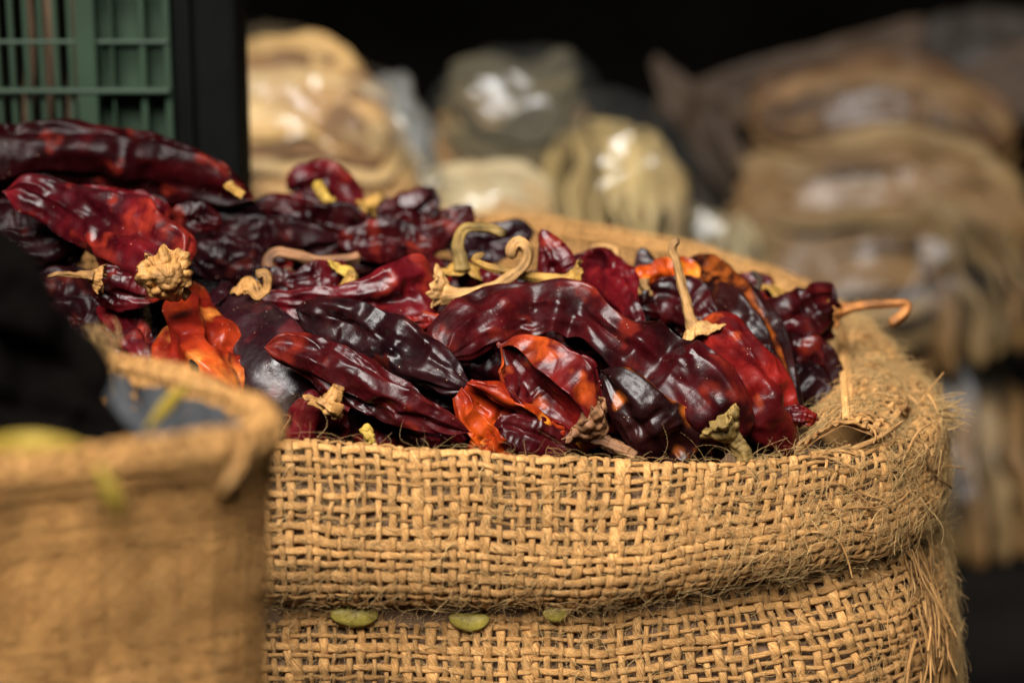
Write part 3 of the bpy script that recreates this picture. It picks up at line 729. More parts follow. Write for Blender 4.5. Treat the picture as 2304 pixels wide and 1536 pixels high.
class Sheet:
    """a cloth surface sampled on a grid: s round the sack, w down the profile"""
    def __init__(self, rim, prof, nw=90, ns=420, noise=(0.10, 0.22), seed=0):
        # rim rows: x y z + parameters ; prof(params) -> (k,2) outward/up points
        q, self.Ls = closed_spline(rim, ns)
        c = q[:, :3]; par = q[:, 3:]
        t = np.gradient(c, axis=0); t[0] = t[-1] = c[1] - c[-2]; t[:, 2] = 0; t = nrm(t)
        out = np.stack([t[:, 1], -t[:, 0], 0 * t[:, 0]], 1)          # rim runs anticlockwise seen from above
        G_ = np.zeros((ns, nw, 3))
        lw = []
        for i in range(ns):
            pr = catmull(np.array([[a, b, 0.0] for a, b in prof(par[i])]), nw)
            G_[i] = c[i] + out[i] * pr[:, :1] + np.array([0, 0, 1.0]) * pr[:, 1:2]
            lw.append(np.linalg.norm(np.diff(pr, axis=0), axis=1).sum())
        self.Lw = float(np.mean(lw))
        nz = fbm(G_ * 0.22 + seed, 2)[..., None] * noise[1] + fbm(G_ * 0.8 + 9 + seed, 2)[..., None] * noise[0]
        blend = np.ones((ns, 1, 1)); 
        N = self._n(G_)
        G_ = G_ + N * nz * blend
        G_[-1] = G_[0]
        self.G = G_; self.N = self._n(G_); self.ns, self.nw = ns, nw

    def _n(self, G_):
        a = np.gradient(G_, axis=0); a[0] = a[-1] = (G_[1] - G_[-2]) * 0.5
        b = np.gradient(G_, axis=1)
        return nrm(np.cross(b, a))

    def at(self, s, w):
        """s, w in cm (w along the mean profile length); position and outward normal"""
        fs = (np.asarray(s) / self.Ls % 1.0) * (self.ns - 1); fw = np.clip(np.asarray(w) / self.Lw, 0, 1) * (self.nw - 1.001)
        i = np.minimum(fs.astype(int), self.ns - 2); j = fw.astype(int)
        a = (fs - i)[..., None]; b = (fw - j)[..., None]

        def L(M): return (M[i, j] * (1 - a) + M[i + 1, j] * a) * (1 - b) + (M[i, j + 1] * (1 - a) + M[i + 1, j + 1] * a) * b
        return L(self.G), nrm(L(self.N))

    def pick(self, u, v):
        X = self.G - CAM; d = X @ FW; uu = 1152 + (X @ RT) / (KF * d) * 2304; vv = 768 - (X @ UPV) / (KF * d) * 2304
        face = ((self.N * (CAM - self.G)).sum(-1) > 0)
        e = (uu - u) ** 2 + (vv - v) ** 2 + np.where(face, 0, 1e9)
        i, j = np.unravel_index(np.argmin(e), e.shape)
        return self.G[i, j], self.N[i, j], d[i, j], i / (self.ns - 1) * self.Ls, j / (self.nw - 1) * self.Lw


def tubes(C, N, hw, ht, m, lens, seedc, tw=2.0):
    """C (k,n,3) centre lines, N surface normals, hw/ht (k,n) half width / half thickness -> V, F, tuv"""
    k, n, _ = C.shape
    T = nrm(np.gradient(C, axis=1)); B = nrm(np.cross(T, N)); N = np.cross(B, T)
    ph = np.linspace(0, 2 * np.pi, m, endpoint=False)
    V = C[:, :, None] + B[:, :, None] * (hw[..., None] * np.cos(ph))[..., None] + N[:, :, None] * (ht[..., None] * np.sin(ph))[..., None]
    i = np.arange(n - 1)[:, None]; j = np.arange(m)[None]
    f = np.stack([i * m + j, i * m + (j + 1) % m, (i + 1) * m + (j + 1) % m, (i + 1) * m + j], -1).reshape(-1, 4)
    F = (f[None] + (np.arange(k) * n * m)[:, None, None]).reshape(-1, 4)
    th = ph[None, None] + tw * lens[..., None]
    tuv = np.stack([np.broadcast_to(lens[..., None] + seedc[:, None, None] * 7.3, th.shape), np.cos(th) + seedc[:, None, None], np.sin(th)], -1)
    return V, F, tuv


def weave(name, sh, parent, mat, s0, s1, w0, w1, ps=0.385, pw=0.34, h=0.045, m=6, q=4, seed=1, slant=None, wid=0.118, thick=0.052, var=0.30):
    r = np.random.default_rng(seed)
    ns = int((s1 - s0) / ps); nw = int((w1 - w0) / pw)
    sk = s0 + (np.arange(ns) + 0.5) * ps + r.normal(0, 0.05, ns); wk = w0 + (np.arange(nw) + 0.5) * pw + r.normal(0, 0.035, nw)
    ws = np.clip(wid * np.exp(r.normal(0, var, ns)), 0.06, 0.20); ww = np.clip(wid * 0.88 * np.exp(r.normal(0, var, nw)), 0.055, 0.18)
    sl = (lambda s, w_: 0 * s) if slant is None else slant

    def disp(s, w_):
        p = np.stack([s * 0.5, w_ * 0.5, np.full_like(s, seed * 3.0)], -1)
        p2 = np.stack([s * 1.6, w_ * 1.6, np.full_like(s, seed * 5.0)], -1)
        return s + sl(s, w_) + 0.13 * fbm(p, 2) + 0.05 * noise3(p2), w_ + 0.12 * fbm(p + 31, 2) + 0.045 * noise3(p2 + 11)
    parts = []
    for way in (0, 1):
        if way == 0:       # yarns running down
            t = np.linspace(-0.5, nw - 0.5, nw * q + 1); a = np.interp(t, np.arange(nw), wk, left=w0, right=w1)
            S = np.broadcast_to(sk[:, None], (ns, len(t))).copy(); W = np.broadcast_to(a, (ns, len(t))).copy()
            H = h * np.cos(np.pi * (t[None] + np.arange(ns)[:, None])); wd = ws
        else:
            t = np.linspace(-0.5, ns - 0.5, ns * q + 1); a = np.interp(t, np.arange(ns), sk, left=s0, right=s1)
            S = np.broadcast_to(a, (nw, len(t))).copy(); W = np.broadcast_to(wk[:, None], (nw, len(t))).copy()
            H = -h * np.cos(np.pi * (t[None] + np.arange(nw)[:, None])); wd = ww
        k = len(S)
        S2, W2 = disp(S, W)
        W2 = np.clip(W2, 0, sh.Lw)
        X, N = sh.at(S2, W2)
        X = X + N * H[..., None]
        ln = np.concatenate([np.zeros((k, 1)), np.cumsum(np.linalg.norm(np.diff(X, axis=1), axis=-1), 1)], 1)
        vr = 1 + 0.42 * noise3(np.stack([ln * 1.3, np.arange(k)[:, None] * 3.7 + 0 * ln, np.full_like(ln, seed + way * 9.0)], -1))
        V, F, tuv = tubes(X, N, wd[:, None] * vr, thick * np.sqrt(wd / wid)[:, None] * (0.9 + 0.1 * vr), m, ln, np.arange(k) + way * 500.0, tw=3.2 * (1 if way else -1))
        cc = np.clip(np.exp(r.normal(0, var * 0.43, k)), 0.7, 1.35)[:, None] * (1 + 0.16 * fbm(X * 0.35 + seed, 2))
        cc = np.broadcast_to(cc[..., None, None], V.shape[:3] + (1,)) * np.array([1.0, 0.99, 0.96])
        parts.append((V.reshape(-1, 3), F, tuv.reshape(-1, 3), cc.reshape(-1, 3)))
    nv = len(parts[0][0])
    return mesh(name, np.vstack([parts[0][0], parts[1][0]]), np.vstack([parts[0][1], parts[1][1] + nv]), mat, parent,
                tuv=np.vstack([parts[0][2], parts[1][2]]), col=np.vstack([parts[0][3], parts[1][3]]))


def lining(name, sh, parent, mat, off, s0, s1, w0, w1, n=300, m=40):
    s = np.linspace(s0, s1, n)[:, None] * np.ones((1, m)); w_ = np.linspace(w0, w1, m)[None] * np.ones((n, 1))
    X, N = sh.at(np.clip(s, 0, sh.Ls * 0.99999), w_)
    X = X + N * (off + 0.05 * fbm(X * 0.9, 2))[..., None]
    return mesh(name, X, grid_faces(n, m, False), mat, parent)


def fibres(name, X0, N0, T0, length, parent, mat, seed, rad=0.006, lift=0.5, curl=1.0, npt=7, kind='stuff', mside=3):
    """fine loose fibres starting at X0, heading along T0, lifting off along N0"""
    r = np.random.default_rng(seed); k = len(X0)
    t = np.linspace(0, 1, npt)[None, :, None]; L = length[:, None, None]
    sd = nrm(np.cross(N0, T0))
    b = r.normal(0, 0.8, (k, 1, 1)) * curl; c2 = r.normal(0, 0.6, (k, 1, 1)) * curl; ph = r.uniform(0, 6.28, (k, 1, 1)); lf = np.abs(r.normal(0, lift, (k, 1, 1)))
    C = X0[:, None] + L * (T0[:, None] * (t - 0.15 * curl * t * t) + sd[:, None] * (b * t * t * 0.6 + 0.12 * curl * np.sin(5 * t + ph)) + N0[:, None] * (lf * t * (1.2 - 0.9 * t) + c2 * 0.25 * t ** 2 * np.sin(3 * t + ph)))
    C[..., 2] -= (0.12 * L * t ** 2)[..., 0] * curl
    hw = rad * np.exp(r.normal(0, 0.3, (k, 1))) * np.linspace(1, 0.55, npt)[None]
    ln = length[:, None] * np.linspace(0, 1, npt)[None]
    V, F, tuv = tubes(C, np.broadcast_to(N0[:, None], C.shape) + 0.01, hw, hw, mside, ln, r.uniform(0, 90, k))
    cc = np.clip(np.exp(r.normal(0.0, 0.22, k)), 0.5, 1.5)[:, None, None, None] * np.ones(V.shape[:3] + (3,))
    return tag(mesh(name, V, F, mat, parent, col=cc, tuv=tuv), None, kind=kind)


# rim of the chilli sack: u v depth | plateau width, cuff drop, bulge
RIM = [(420, 986, 75.6, .35, 5.3, .9), (620, 982, 76, .35, 5.3, .9), (800, 990, 76.3, .35, 5.25, .95), (1000, 1003, 76.6, .35, 5.1, .95), (1200, 1020, 77, .35, 4.9, .95), (1400, 1032, 77.3, .35, 4.6, .95),
       (1600, 1032, 77.8, .4, 4.1, .9), (1760, 1024, 78.4, .45, 3.8, .8), (1900, 1008, 79.3, .5, 3.7, .6), (2010, 978, 80.8, .6, 3.6, .45), (2052, 925, 83.5, .8, 3.6, .4), (2025, 855, 87.5, .9, 3.6, .4), (1965, 785, 91.8, .9, 3.6, .45), (1900, 715, 96.5, .8, 3.6, .5),
       (1815, 648, 101.5, .8, 4, .6), (1700, 596, 104, .5, 4, .6), (1550, 546, 105.5, .5, 4, .6), (1350, 508, 106.5, .5, 4, .6), (1150, 484, 106.5, .5, 4, .6), (900, 482, 103, .5, 4, .6), (650, 500, 97, .5, 4, .6), (480, 515, 93.3, .5, 4, .6), (250, 530, 91.5, .5, 4, .6), (40, 580, 90.5, .5, 4, .6), (-80, 700, 88, .5, 4, .6), (-60, 860, 83, .5, 4.5, .6), (60, 955, 78, .5, 5, .8), (230, 982, 76, .4, 5.2, .9)]
rim3 = np.array([[*P(a, b + 8, c), *rest] for a, b, c, *rest in RIM])


def prof_cuff(p):
    wp, hc, b = p
    return [(0.25, -6), (0.0, -3), (-0.02, -0.7), (0.12 * wp, -0.15), (0.5 * wp, 0.08 + 0.28 * max(0, wp - 0.6)), (0.95 * wp, -0.05 + 0.1 * max(0, wp - 0.6)), (wp + 0.18, -0.4), (wp + 0.55 * b, -0.33 * hc), (wp + b, -0.62 * hc), (wp + 0.85 * b, -0.84 * hc), (wp + 0.35 * b, -0.97 * hc), (wp - 0.35, -0.98 * hc)]


def prof_body(p):
    wp, hc, b = p; e = 0.30 * min(1.0, max(0.0, wp - 0.45))
    wp = wp + e
    return [(wp - 0.5, -0.80 * hc), (wp - 0.15, -1.0 * hc), (wp + 0.15, -hc - 1.0), (wp + 0.75, -hc - 3.2), (wp + 1.25, -hc - 7), (wp + 1.5, -hc - 12), (wp + 1.2, -20.0 - 0.8), (wp + 0.4, -26.0)]


sack = empty('burlap_sack', [*P(1150, 900, 90)[:2], 0], 'open burlap sack with rolled cuff and frayed corner, heaped with dark red chillies', 'sack')
CUFF = Sheet(rim3, prof_cuff, seed=2, noise=(0.06, 0.14)); BODY = Sheet(rim3, prof_body, seed=5, noise=(0.07, 0.30))


def s_at(u, v, sh=CUFF):
    return sh.pick(u, v)[3]


sR = s_at(1900, 1120); LsT = CUFF.Ls


def sm(x, a, b):
    t_ = np.clip((x - a) / (b - a), 0, 1); return t_ * t_ * (3 - 2 * t_)


def slant_c(s, w_): return sm(s, sR - 14, sR) * (1 - sm(s, sR + 6, sR + 14)) * -0.30 * (w_ - 6.5)


def slant_b(s, w_): return sm(s, sR - 10, sR) * (1 - sm(s, sR + 6, sR + 14)) * 0.25 * w_


weave('cuff', CUFF, sack, M_JUTE, 0.0, LsT - 0.05, 0.2, CUFF.Lw - 0.1, seed=3, slant=slant_c)
weave('sack_body', BODY, sack, M_JUTE, -8.0, sR + 22, 0.1, BODY.Lw * 0.62, seed=4, slant=slant_b, wid=0.125)
lining('cuff_lining', CUFF, sack, M_LIN, -0.22, 0, LsT, 3.2, CUFF.Lw)
lining('lining', BODY, sack, M_LIN, -0.22, 0, BODY.Ls, 0.0, BODY.Lw)
lining('inner_lining', CUFF, sack, M_LIN, 0.0 - 0.16, 0, LsT, 0.0, 5.6, m=20)

# the frayed selvedge folded down inside the corner
class Flap(Sheet):
    def __init__(self, outer, inner, bulge, ns=90, nw=40):
        a = catmull(np.array([P(*q_) for q_ in outer]), ns); b = catmull(np.array([P(*q_) for q_ in inner]), ns)
        t_ = np.linspace(0, 1, nw)[None, :, None]
        G_ = a[:, None] * (1 - t_) + b[:, None] * t_
        G_ = G_ + np.array([0, -0.35, 1.0]) * bulge * np.sin(np.pi * t_ ** 0.8) ** 0.8
        G_ = G_ + (0.35 * fbm(G_ * 0.5 + 3, 2))[..., None] * np.array([0, -0.3, 1.0])
        self.G = G_; self.ns, self.nw = ns, nw
        self.Ls = float(np.linalg.norm(np.diff(a, axis=0), axis=1).sum()); self.Lw = float(np.linalg.norm(np.diff(G_, axis=1), axis=-1).sum(1).mean())
        N_ = nrm(np.cross(np.gradient(G_, axis=0), np.gradient(G_, axis=1)))
        self.N = N_ * np.sign((N_ * np.array([0, -0.4, 1.0])).sum(-1).mean())


FLAP = Flap([(1905, 722, 96), (1960, 790, 91.6), (2020, 862, 87), (2042, 935, 83.0), (1985, 1000, 79.9)], [(1862, 770, 95), (1858, 835, 91), (1838, 905, 86.5), (1806, 965, 82.5), (1785, 1022, 80)], 0.8)
weave('frayed_flap', FLAP, sack, M_JUTE, 0.05, FLAP.Ls - 0.05, 0.0, FLAP.Lw, seed=31, ps=0.4, pw=0.36, wid=0.11)
X_, N_ = FLAP.G, FLAP.N
mesh('flap_lining', FLAP.G - FLAP.N * 0.14, grid_faces(90, 40, False), M_LIN2, sack)
rf_ = np.random.default_rng(5); s_ = rf_.uniform(0.02, 0.99, 2600) * FLAP.Ls; w_f = rf_.uniform(0.02, 0.98, 2600) * FLAP.Lw
cl_ = fbm(np.stack([s_ * 0.6, w_f * 0.6, 0 * s_], -1), 2) > -0.1; s_ = s_[cl_]; w_f = w_f[cl_]
X, N = FLAP.at(s_, w_f); Tw = nrm(FLAP.at(s_, np.minimum(w_f + 0.05, FLAP.Lw * .999))[0] - X + 1e-6); Ts = nrm(np.cross(N, Tw)); a_ = rf_.uniform(0, 6.28, len(X))[:, None]
fibres('flap_fibres', X + N * 0.08, N, nrm(Ts * np.cos(a_) + Tw * np.sin(a_)), rf_.uniform(0.4, 1.5, len(X)), sack, M_FIB, 33, 0.010, 0.25, 1.2)
s_ = rf_.uniform(0.1, 0.98, 110) * FLAP.Ls; w_f = rf_.uniform(0.05, 0.98, 110) * FLAP.Lw; X, N = FLAP.at(s_, w_f)
Tw = nrm(FLAP.at(s_, np.minimum(w_f + 0.05, FLAP.Lw * .999))[0] - X + 1e-6); Ts = nrm(np.cross(N, Tw)); a_ = rf_.normal(0, 0.6, len(X))[:, None]
fibres('flap_yarns', X + N * 0.08, N, nrm(Ts * np.cos(a_) + Tw * np.sin(a_)), rf_.uniform(0.5, 1.1, len(X)), sack, M_JUTE, 34, 0.045, 0.03, 0.5, npt=14, mside=6)

# loose fibres: thin over the front, thick towards the frayed corner
r_ = np.random.default_rng(77)


def scatter(sh, n, s0, s1, w0, w1, rng=r_):
    s = rng.uniform(s0, s1, n); w_ = rng.uniform(w0, w1, n); X, N = sh.at(s, w_)
    e = 0.05
    Ts = nrm(sh.at(s + e, w_)[0] - X); Tw = nrm(sh.at(s, np.clip(w_ + e, 0, sh.Lw * 0.999))[0] - X + 1e-6)
    a = rng.uniform(0, 6.28, n)[:, None]
    return X + N * 0.14, N, nrm(Ts * np.cos(a) + Tw * np.sin(a)), Ts, Tw


X, N, T, _, _ = scatter(CUFF, 4200, 0, sR + 20, 5.6, CUFF.Lw); fibres('loose_fibres', X, N, T, r_.uniform(0.3, 1.3, len(X)), sack, M_FIB, 1, 0.0068, 0.25)
X, N, T, _, _ = scatter(BODY, 4200, 0, sR + 14, 0.6, 9); fibres('loose_fibres', X, N, T, r_.uniform(0.3, 1.3, len(X)), sack, M_FIB, 2, 0.0068, 0.25)
ss = np.clip(r_.normal(sR + 1.0, 3.2, 2600), sR - 9, sR + 9); ww_ = r_.uniform(5.2, CUFF.Lw, 2600)
cl_ = fbm(np.stack([ss * 0.5, ww_ * 0.5, 0 * ss], -1), 2) > 0.05; ss = ss[cl_]; ww_ = ww_[cl_]
X, N = CUFF.at(ss, ww_); Ts = nrm(CUFF.at(ss + 0.05, ww_)[0] - X); Tw = nrm(CUFF.at(ss, np.minimum(ww_ + 0.05, CUFF.Lw * .999))[0] - X + 1e-6); a_ = r_.uniform(0, 6.28, len(X))[:, None]
fibres('frayed_fibres', X + N * 0.12, N, nrm(Ts * np.cos(a_) + Tw * np.sin(a_)), r_.uniform(0.25, 1.0, len(X)), sack, M_FIB, 3, 0.009, 0.3, 1.5)
ss = np.clip(r_.normal(sR + 9, 5.0, 800), sR - 1, sR + 22); ww_ = r_.uniform(4.0, 9.5, 800)
X, N = CUFF.at(ss, ww_); Ts = nrm(CUFF.at(ss + 0.05, ww_)[0] - X); a_ = r_.normal(0, 0.5, len(X))[:, None]; Tw = nrm(CUFF.at(ss, ww_ + 0.05)[0] - X)
fibres('fuzz', X + N * 0.14, N, nrm(Ts * np.sign(r_.normal(size=(len(X), 1))) * np.cos(a_) + Tw * np.sin(a_)), r_.uniform(0.4, 1.4, len(X)), sack, M_FIB, 4, 0.012, 0.22, 0.9)
# unravelled yarns round the corner
ss = r_.uniform(sR - 1.5, sR + 8, 50); ww_ = r_.uniform(5.6, 9.5, 50)
X, N = CUFF.at(ss, ww_); Ts = nrm(CUFF.at(ss + 0.05, ww_)[0] - X); Tw = nrm(CUFF.at(ss, ww_ + 0.05)[0] - X); a_ = r_.normal(0, 0.45, len(X))[:, None]
fibres('frayed_yarns', X + N * 0.09, N, nrm(Ts * np.cos(a_) + Tw * np.sin(a_)), r_.uniform(1.0, 2.6, len(X)), sack, M_JUTE, 5, 0.045, 0.06, 0.5, npt=16, mside=6)
k_ = 150; pk = CUFF.pick(2100, 930); X = pk[0] + r_.normal(0, 0.22, (k_, 3)); N = np.tile(pk[1], (k_, 1)); T = nrm(np.tile(RT * 1.0 + UPV * 0.12, (k_, 1)) + r_.normal(0, 0.28, (k_, 3)))
fibres('frayed_tuft', X, N, T, r_.uniform(0.5, 1.1, k_), sack, M_FIB, 15, 0.014, 0.1, 0.4)
k_ = 4; X = CUFF.pick(2060, 1130)[0] + r_.normal(0, 0.5, (k_, 3)); N = np.tile(RT, (k_, 1)); T = nrm(np.tile(-UPV + RT * 0.35, (k_, 1)) + r_.normal(0, 0.25, (k_, 3)))
fibres('loose_strands', X, N, T, r_.uniform(1.8, 4.2, k_), sack, M_FIB, 16, 0.014, 0.25, 0.8, npt=12)
# thick frayed side seam running down from the corner
sS = BODY.pick(2085, 1420)[3]; k_ = 240
ss = r_.normal(sS, 0.42, k_); ww_ = r_.uniform(0.1, 13, k_); X, N = BODY.at(ss, ww_)
Ts = nrm(BODY.at(ss + 0.05, ww_)[0] - X); Tw = nrm(BODY.at(ss, ww_ + 0.05)[0] - X); a_ = r_.normal(0, 0.22, k_)[:, None]
fibres('side_seam', X + N * r_.uniform(0.1, 0.45, (k_, 1)), N, nrm(Tw * np.cos(a_) + Ts * np.sin(a_)), r_.uniform(1.0, 2.6, k_), sack, M_JUTE, 17, 0.04, 0.04, 0.35, npt=14, mside=6)
# side seam: a hanging fringe below the corner
ss = r_.normal(sR + 5.5, 1.2, 800); ww_ = r_.uniform(0.3, 12, 800)
X, N = BODY.at(ss, ww_); Ts = nrm(BODY.at(ss + 0.05, ww_)[0] - X); Tw = nrm(BODY.at(ss, ww_ + 0.05)[0] - X); a_ = r_.normal(0.0, 0.5, len(X))[:, None]
fibres('side_fringe', X + N * 0.12, N, nrm(Tw * np.cos(a_) + Ts * np.sin(a_)), r_.uniform(0.4, 1.4, len(X)), sack, M_FIB, 6, 0.012, 0.15, 1.0)


def pod(label, u0, v0, u1, v1, hw, sag, sh=BODY, lift=0.26):
    a = sh.pick(u0, v0); b = sh.pick(u1, v1); n, m = 26, 14
    t = np.linspace(0, 1, n)[:, None]; N = nrm(a[1] + b[1])
    c = a[0] * (1 - t) + b[0] * t + N * lift - np.array([0, 0, 1.0]) * sag * 4 * t * (1 - t)
    T, A, B = frames(c, N); th = np.linspace(0, 2 * np.pi, m, endpoint=False)[None]
    rr_ = px(hw, 76) * np.sqrt(np.clip(1 - (2 * t - 1) ** 2, 0.0, 1)) * (1 + 0.08 * np.cos(5 * th + 9 * t)) + 0.003
    X = c[:, None] + A[:, None] * (rr_ * 0.55 * np.cos(th))[..., None] + B[:, None] * (rr_ * np.sin(th))[..., None]
    return tag(mesh('yellow_pod', X, grid_faces(n, m), M_POD), label, 'pod', 'yellow green pods caught under the cuff')


pod('plump yellow green pod under the cuff, leftmost and largest of three', 738, 1386, 848, 1388, 25, 0.10)
pod('curved yellow green pod under the cuff, middle one of three', 1003, 1386, 1100, 1394, 21, 0.22)
pod('short olive pod half hidden under the cuff, rightmost of three', 1218, 1380, 1282, 1380, 19, 0.12)

# ------------------------------------------------------------------ the nearer sack at the left, out of focus
RIM2 = [(-300, 1060, 55.5), (0, 1022, 57), (150, 1006, 57.6), (300, 990, 58.3), (450, 976, 59.2), (535, 963, 60.2), (578, 948, 61.3), (582, 928, 62.6), (545, 895, 64.5), (440, 855, 67), (330, 822, 69.4), (220, 796, 71.6), (80, 770, 73.5), (-120, 750, 74), (-350, 770, 71), (-520, 860, 66), (-560, 960, 60), (-480, 1040, 56)]
rim23 = np.array([[*P(a, b, c - 4), 1.0] for a, b, c in RIM2])


def prof2(p):
    return [(0.0, -2.2), (-0.02, -0.7), (0.04, -0.12), (0.25, 0.06), (0.52, -0.12), (0.50, -0.5), (0.22, -1.3), (0.08, -2.6), (0.06, -3.4), (0.0, -4.2), (-0.08, -5.0), (-0.12, -7), (-0.12, -12), (-0.12, -20), (-0.3, -32)]


sack2 = empty('burlap_sack', [*P(150, 1100, 64)[:2], 0], 'blurred burlap sack with grey plastic lining standing nearest at the left', 'sack')
S2 = Sheet(rim23, prof2, nw=140, ns=300, seed=12, noise=(0.06, 0.12))
weave('sack_cloth', S2, sack2, M_JUTE2, 0, S2.Ls - 0.05, 0.2, 22.0, m=5, q=3, seed=22, wid=0.135, ps=0.42, pw=0.42, var=0.13)
lining('lining', S2, sack2, M_LIN2, -0.2, 0, S2.Ls, 1.2, S2.Lw, m=70)
# grey plastic bag inside
sg = np.linspace(0, S2.Ls, 200)[:, None] * np.ones((1, 18)); wg = np.zeros((200, 18)) + 1.7
Xg, Ng = S2.at(np.clip(sg, 0, S2.Ls * 0.99999), wg)
tg = np.linspace(0, 1, 18)[None, :, None]
cen = rim23[:, :3].mean(0)
Xg = Xg - np.array([0, 0, 1.0]) * 7.0 * tg + nrm((cen - Xg) * np.array([1, 1, 0])) * (0.25 + 0.9 * tg) + 0.15 * fbm(Xg * 0.8 + 3 * tg, 2)[..., None]
mesh('plastic_lining', Xg, grid_faces(200, 18, False), M_GREY, sack2)
X, N, T, _, _ = scatter(S2, 500, 0, S2.Ls, 2.0, 9); fibres('loose_fibres', X, N, T, r_.uniform(0.5, 1.6, len(X)), sack2, M_FIB, 8, 0.008, 0.3)
# frayed tuft at the far end of its rim
a0 = S2.pick(235, 800)
k_ = 160; X = a0[0] + r_.normal(0, 0.22, (k_, 3)); N = np.tile(a0[1], (k_, 1)); T = nrm(np.tile(P(150, 770, 67) - a0[0], (k_, 1)) + r_.normal(0, 0.5, (k_, 3)))
fibres('frayed_tuft', X, N, T, r_.uniform(0.4, 1.0, k_), sack2, M_FIB, 9, 0.02, 0.2, 0.5)


def strand(name, label, cat, path, mat, colr=None):
    pts = [[*P(a, b, d_), px(h_, d_)] for a, b, d_, h_ in path]
    n, m = 30, 10; q = catmull(pts, n); c = q[:, :3]; rad = np.maximum(q[:, 3], 0.02); T, A, B = frames(c, nrm(CAM - c.mean(0)))
    th = np.linspace(0, 2 * np.pi, m, endpoint=False)[None]
    cp = np.sqrt(np.clip(1 - np.linspace(-1, 1, n) ** 2, 0.0004, 1))[:, None]
    X = c[:, None] + (A[:, None] * np.cos(th)[..., None] * 0.5 + B[:, None] * np.sin(th)[..., None]) * (rad[:, None] * cp)[..., None]
    tt = np.linspace(0, 4, n)[:, None] + 0 * th
    return tag(mesh(name, X, grid_faces(n, m), mat, col=np.ones((n, m, 3)), tuv=np.stack([tt, np.cos(th) + 0 * tt, np.sin(th) + 0 * tt], -1)), label, cat)


strand('yellow_stalk', 'blurred yellow stalk lying across the corner of the near sack', 'stalk', [(428, 868, 61.5, 12), (395, 892, 60.2, 17), (365, 925, 59.0, 16), (330, 965, 57.5, 10)], M_DULL)
strand('yellow_pod', 'blurred yellow pod resting on the left of the near sack rim', 'pod', [(-60, 1010, 52.4, 22), (30, 1000, 53.2, 28), (110, 996, 53.4, 24), (190, 1000, 53.6, 12)], M_DULL)
strand('yellow_stalk', 'blurred olive stalk hanging down the front of the near sack', 'stalk', [(215, 1040, 53.2, 12), (240, 1085, 53.3, 20), (258, 1125, 53.5, 22), (275, 1180, 53.9, 12)], M_DULL)
strand('jute_string', 'blurred pale jute string hanging from the near sack corner', 'string', [(560, 975, 55.4, 10), (540, 1030, 55.4, 16), (515, 1075, 55.4, 20), (495, 1110, 55.4, 16)], M_JUTE)

strand('seed', 'small black seed stuck on the crumpled orange red chilli at the left', 'seed', [(428, 808, 77.2, 6), (433, 818, 77.2, 9), (440, 830, 77.3, 9), (447, 838, 77.4, 6)], M_BLK)

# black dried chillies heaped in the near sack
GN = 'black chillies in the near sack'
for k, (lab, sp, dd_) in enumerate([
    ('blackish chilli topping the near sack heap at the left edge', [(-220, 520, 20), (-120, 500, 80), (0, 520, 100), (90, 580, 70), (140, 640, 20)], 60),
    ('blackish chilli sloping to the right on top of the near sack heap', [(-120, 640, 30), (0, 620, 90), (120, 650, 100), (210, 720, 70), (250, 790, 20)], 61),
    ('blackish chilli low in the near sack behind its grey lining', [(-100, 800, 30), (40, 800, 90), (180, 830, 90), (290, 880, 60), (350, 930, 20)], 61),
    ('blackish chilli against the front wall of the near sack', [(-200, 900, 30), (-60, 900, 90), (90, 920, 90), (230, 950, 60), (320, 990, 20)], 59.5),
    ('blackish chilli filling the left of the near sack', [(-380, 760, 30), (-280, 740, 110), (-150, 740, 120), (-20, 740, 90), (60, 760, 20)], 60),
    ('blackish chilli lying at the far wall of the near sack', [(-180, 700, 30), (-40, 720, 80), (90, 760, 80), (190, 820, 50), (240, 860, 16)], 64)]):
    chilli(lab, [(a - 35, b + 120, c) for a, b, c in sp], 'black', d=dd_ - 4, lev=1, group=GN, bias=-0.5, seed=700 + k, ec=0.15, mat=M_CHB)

# ------------------------------------------------------------------ behind the heap: crate, post, bags of corn husks
def box(name, u0, v0, u1, v1, d, depth, mat, parent=None, bev=0.08):
    """an upright box whose front face covers the pixel rectangle at depth d"""
    a = P(u0, v1, d); b = P(u1, v0, d); y = (a[1] + b[1]) / 2
    return cuboid(name, [a[0], y, a[2]], [b[0], y + depth, b[2]], mat, parent, bev)


def cub_arrays(lo, hi, bev):
    lo = np.array(lo, float); hi = np.array(hi, float); V = []; F = []
    g = np.array([[x, y, z] for x in (0, 1) for y in (0, 1) for z in (0, 1)], float)
    V = lo + g * (hi - lo)
    F = np.array([[0, 1, 3, 2], [4, 6, 7, 5], [0, 4, 5, 1], [2, 3, 7, 6], [0, 2, 6, 4], [1, 5, 7, 3]])
    return V, F


def cuboid(name, lo, hi, mat, parent=None, bev=0.08):
    V, F = cub_arrays(lo, hi, bev)
    ob = mesh(name, V, F, mat, parent, smooth=False)
    b = ob.modifiers.new('bevel', 'BEVEL'); b.width = bev / 100; b.segments = 2
    return ob


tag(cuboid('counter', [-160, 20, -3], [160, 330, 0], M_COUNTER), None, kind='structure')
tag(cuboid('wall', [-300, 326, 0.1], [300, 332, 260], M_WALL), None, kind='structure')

# green plastic crate
DC = 95.0
crate = empty('plastic_crate', [*P(150, 200, DC + 12)[:2], 0], 'green slatted plastic crate behind the chillies at the upper left', 'crate')
yc = P(150, 200, DC)[1]
x_of = lambda u: P(u, 160, DC)[0]
z_of = lambda v: P(150, v, DC)[2]
zb, zt = 0.2, z_of(-260)


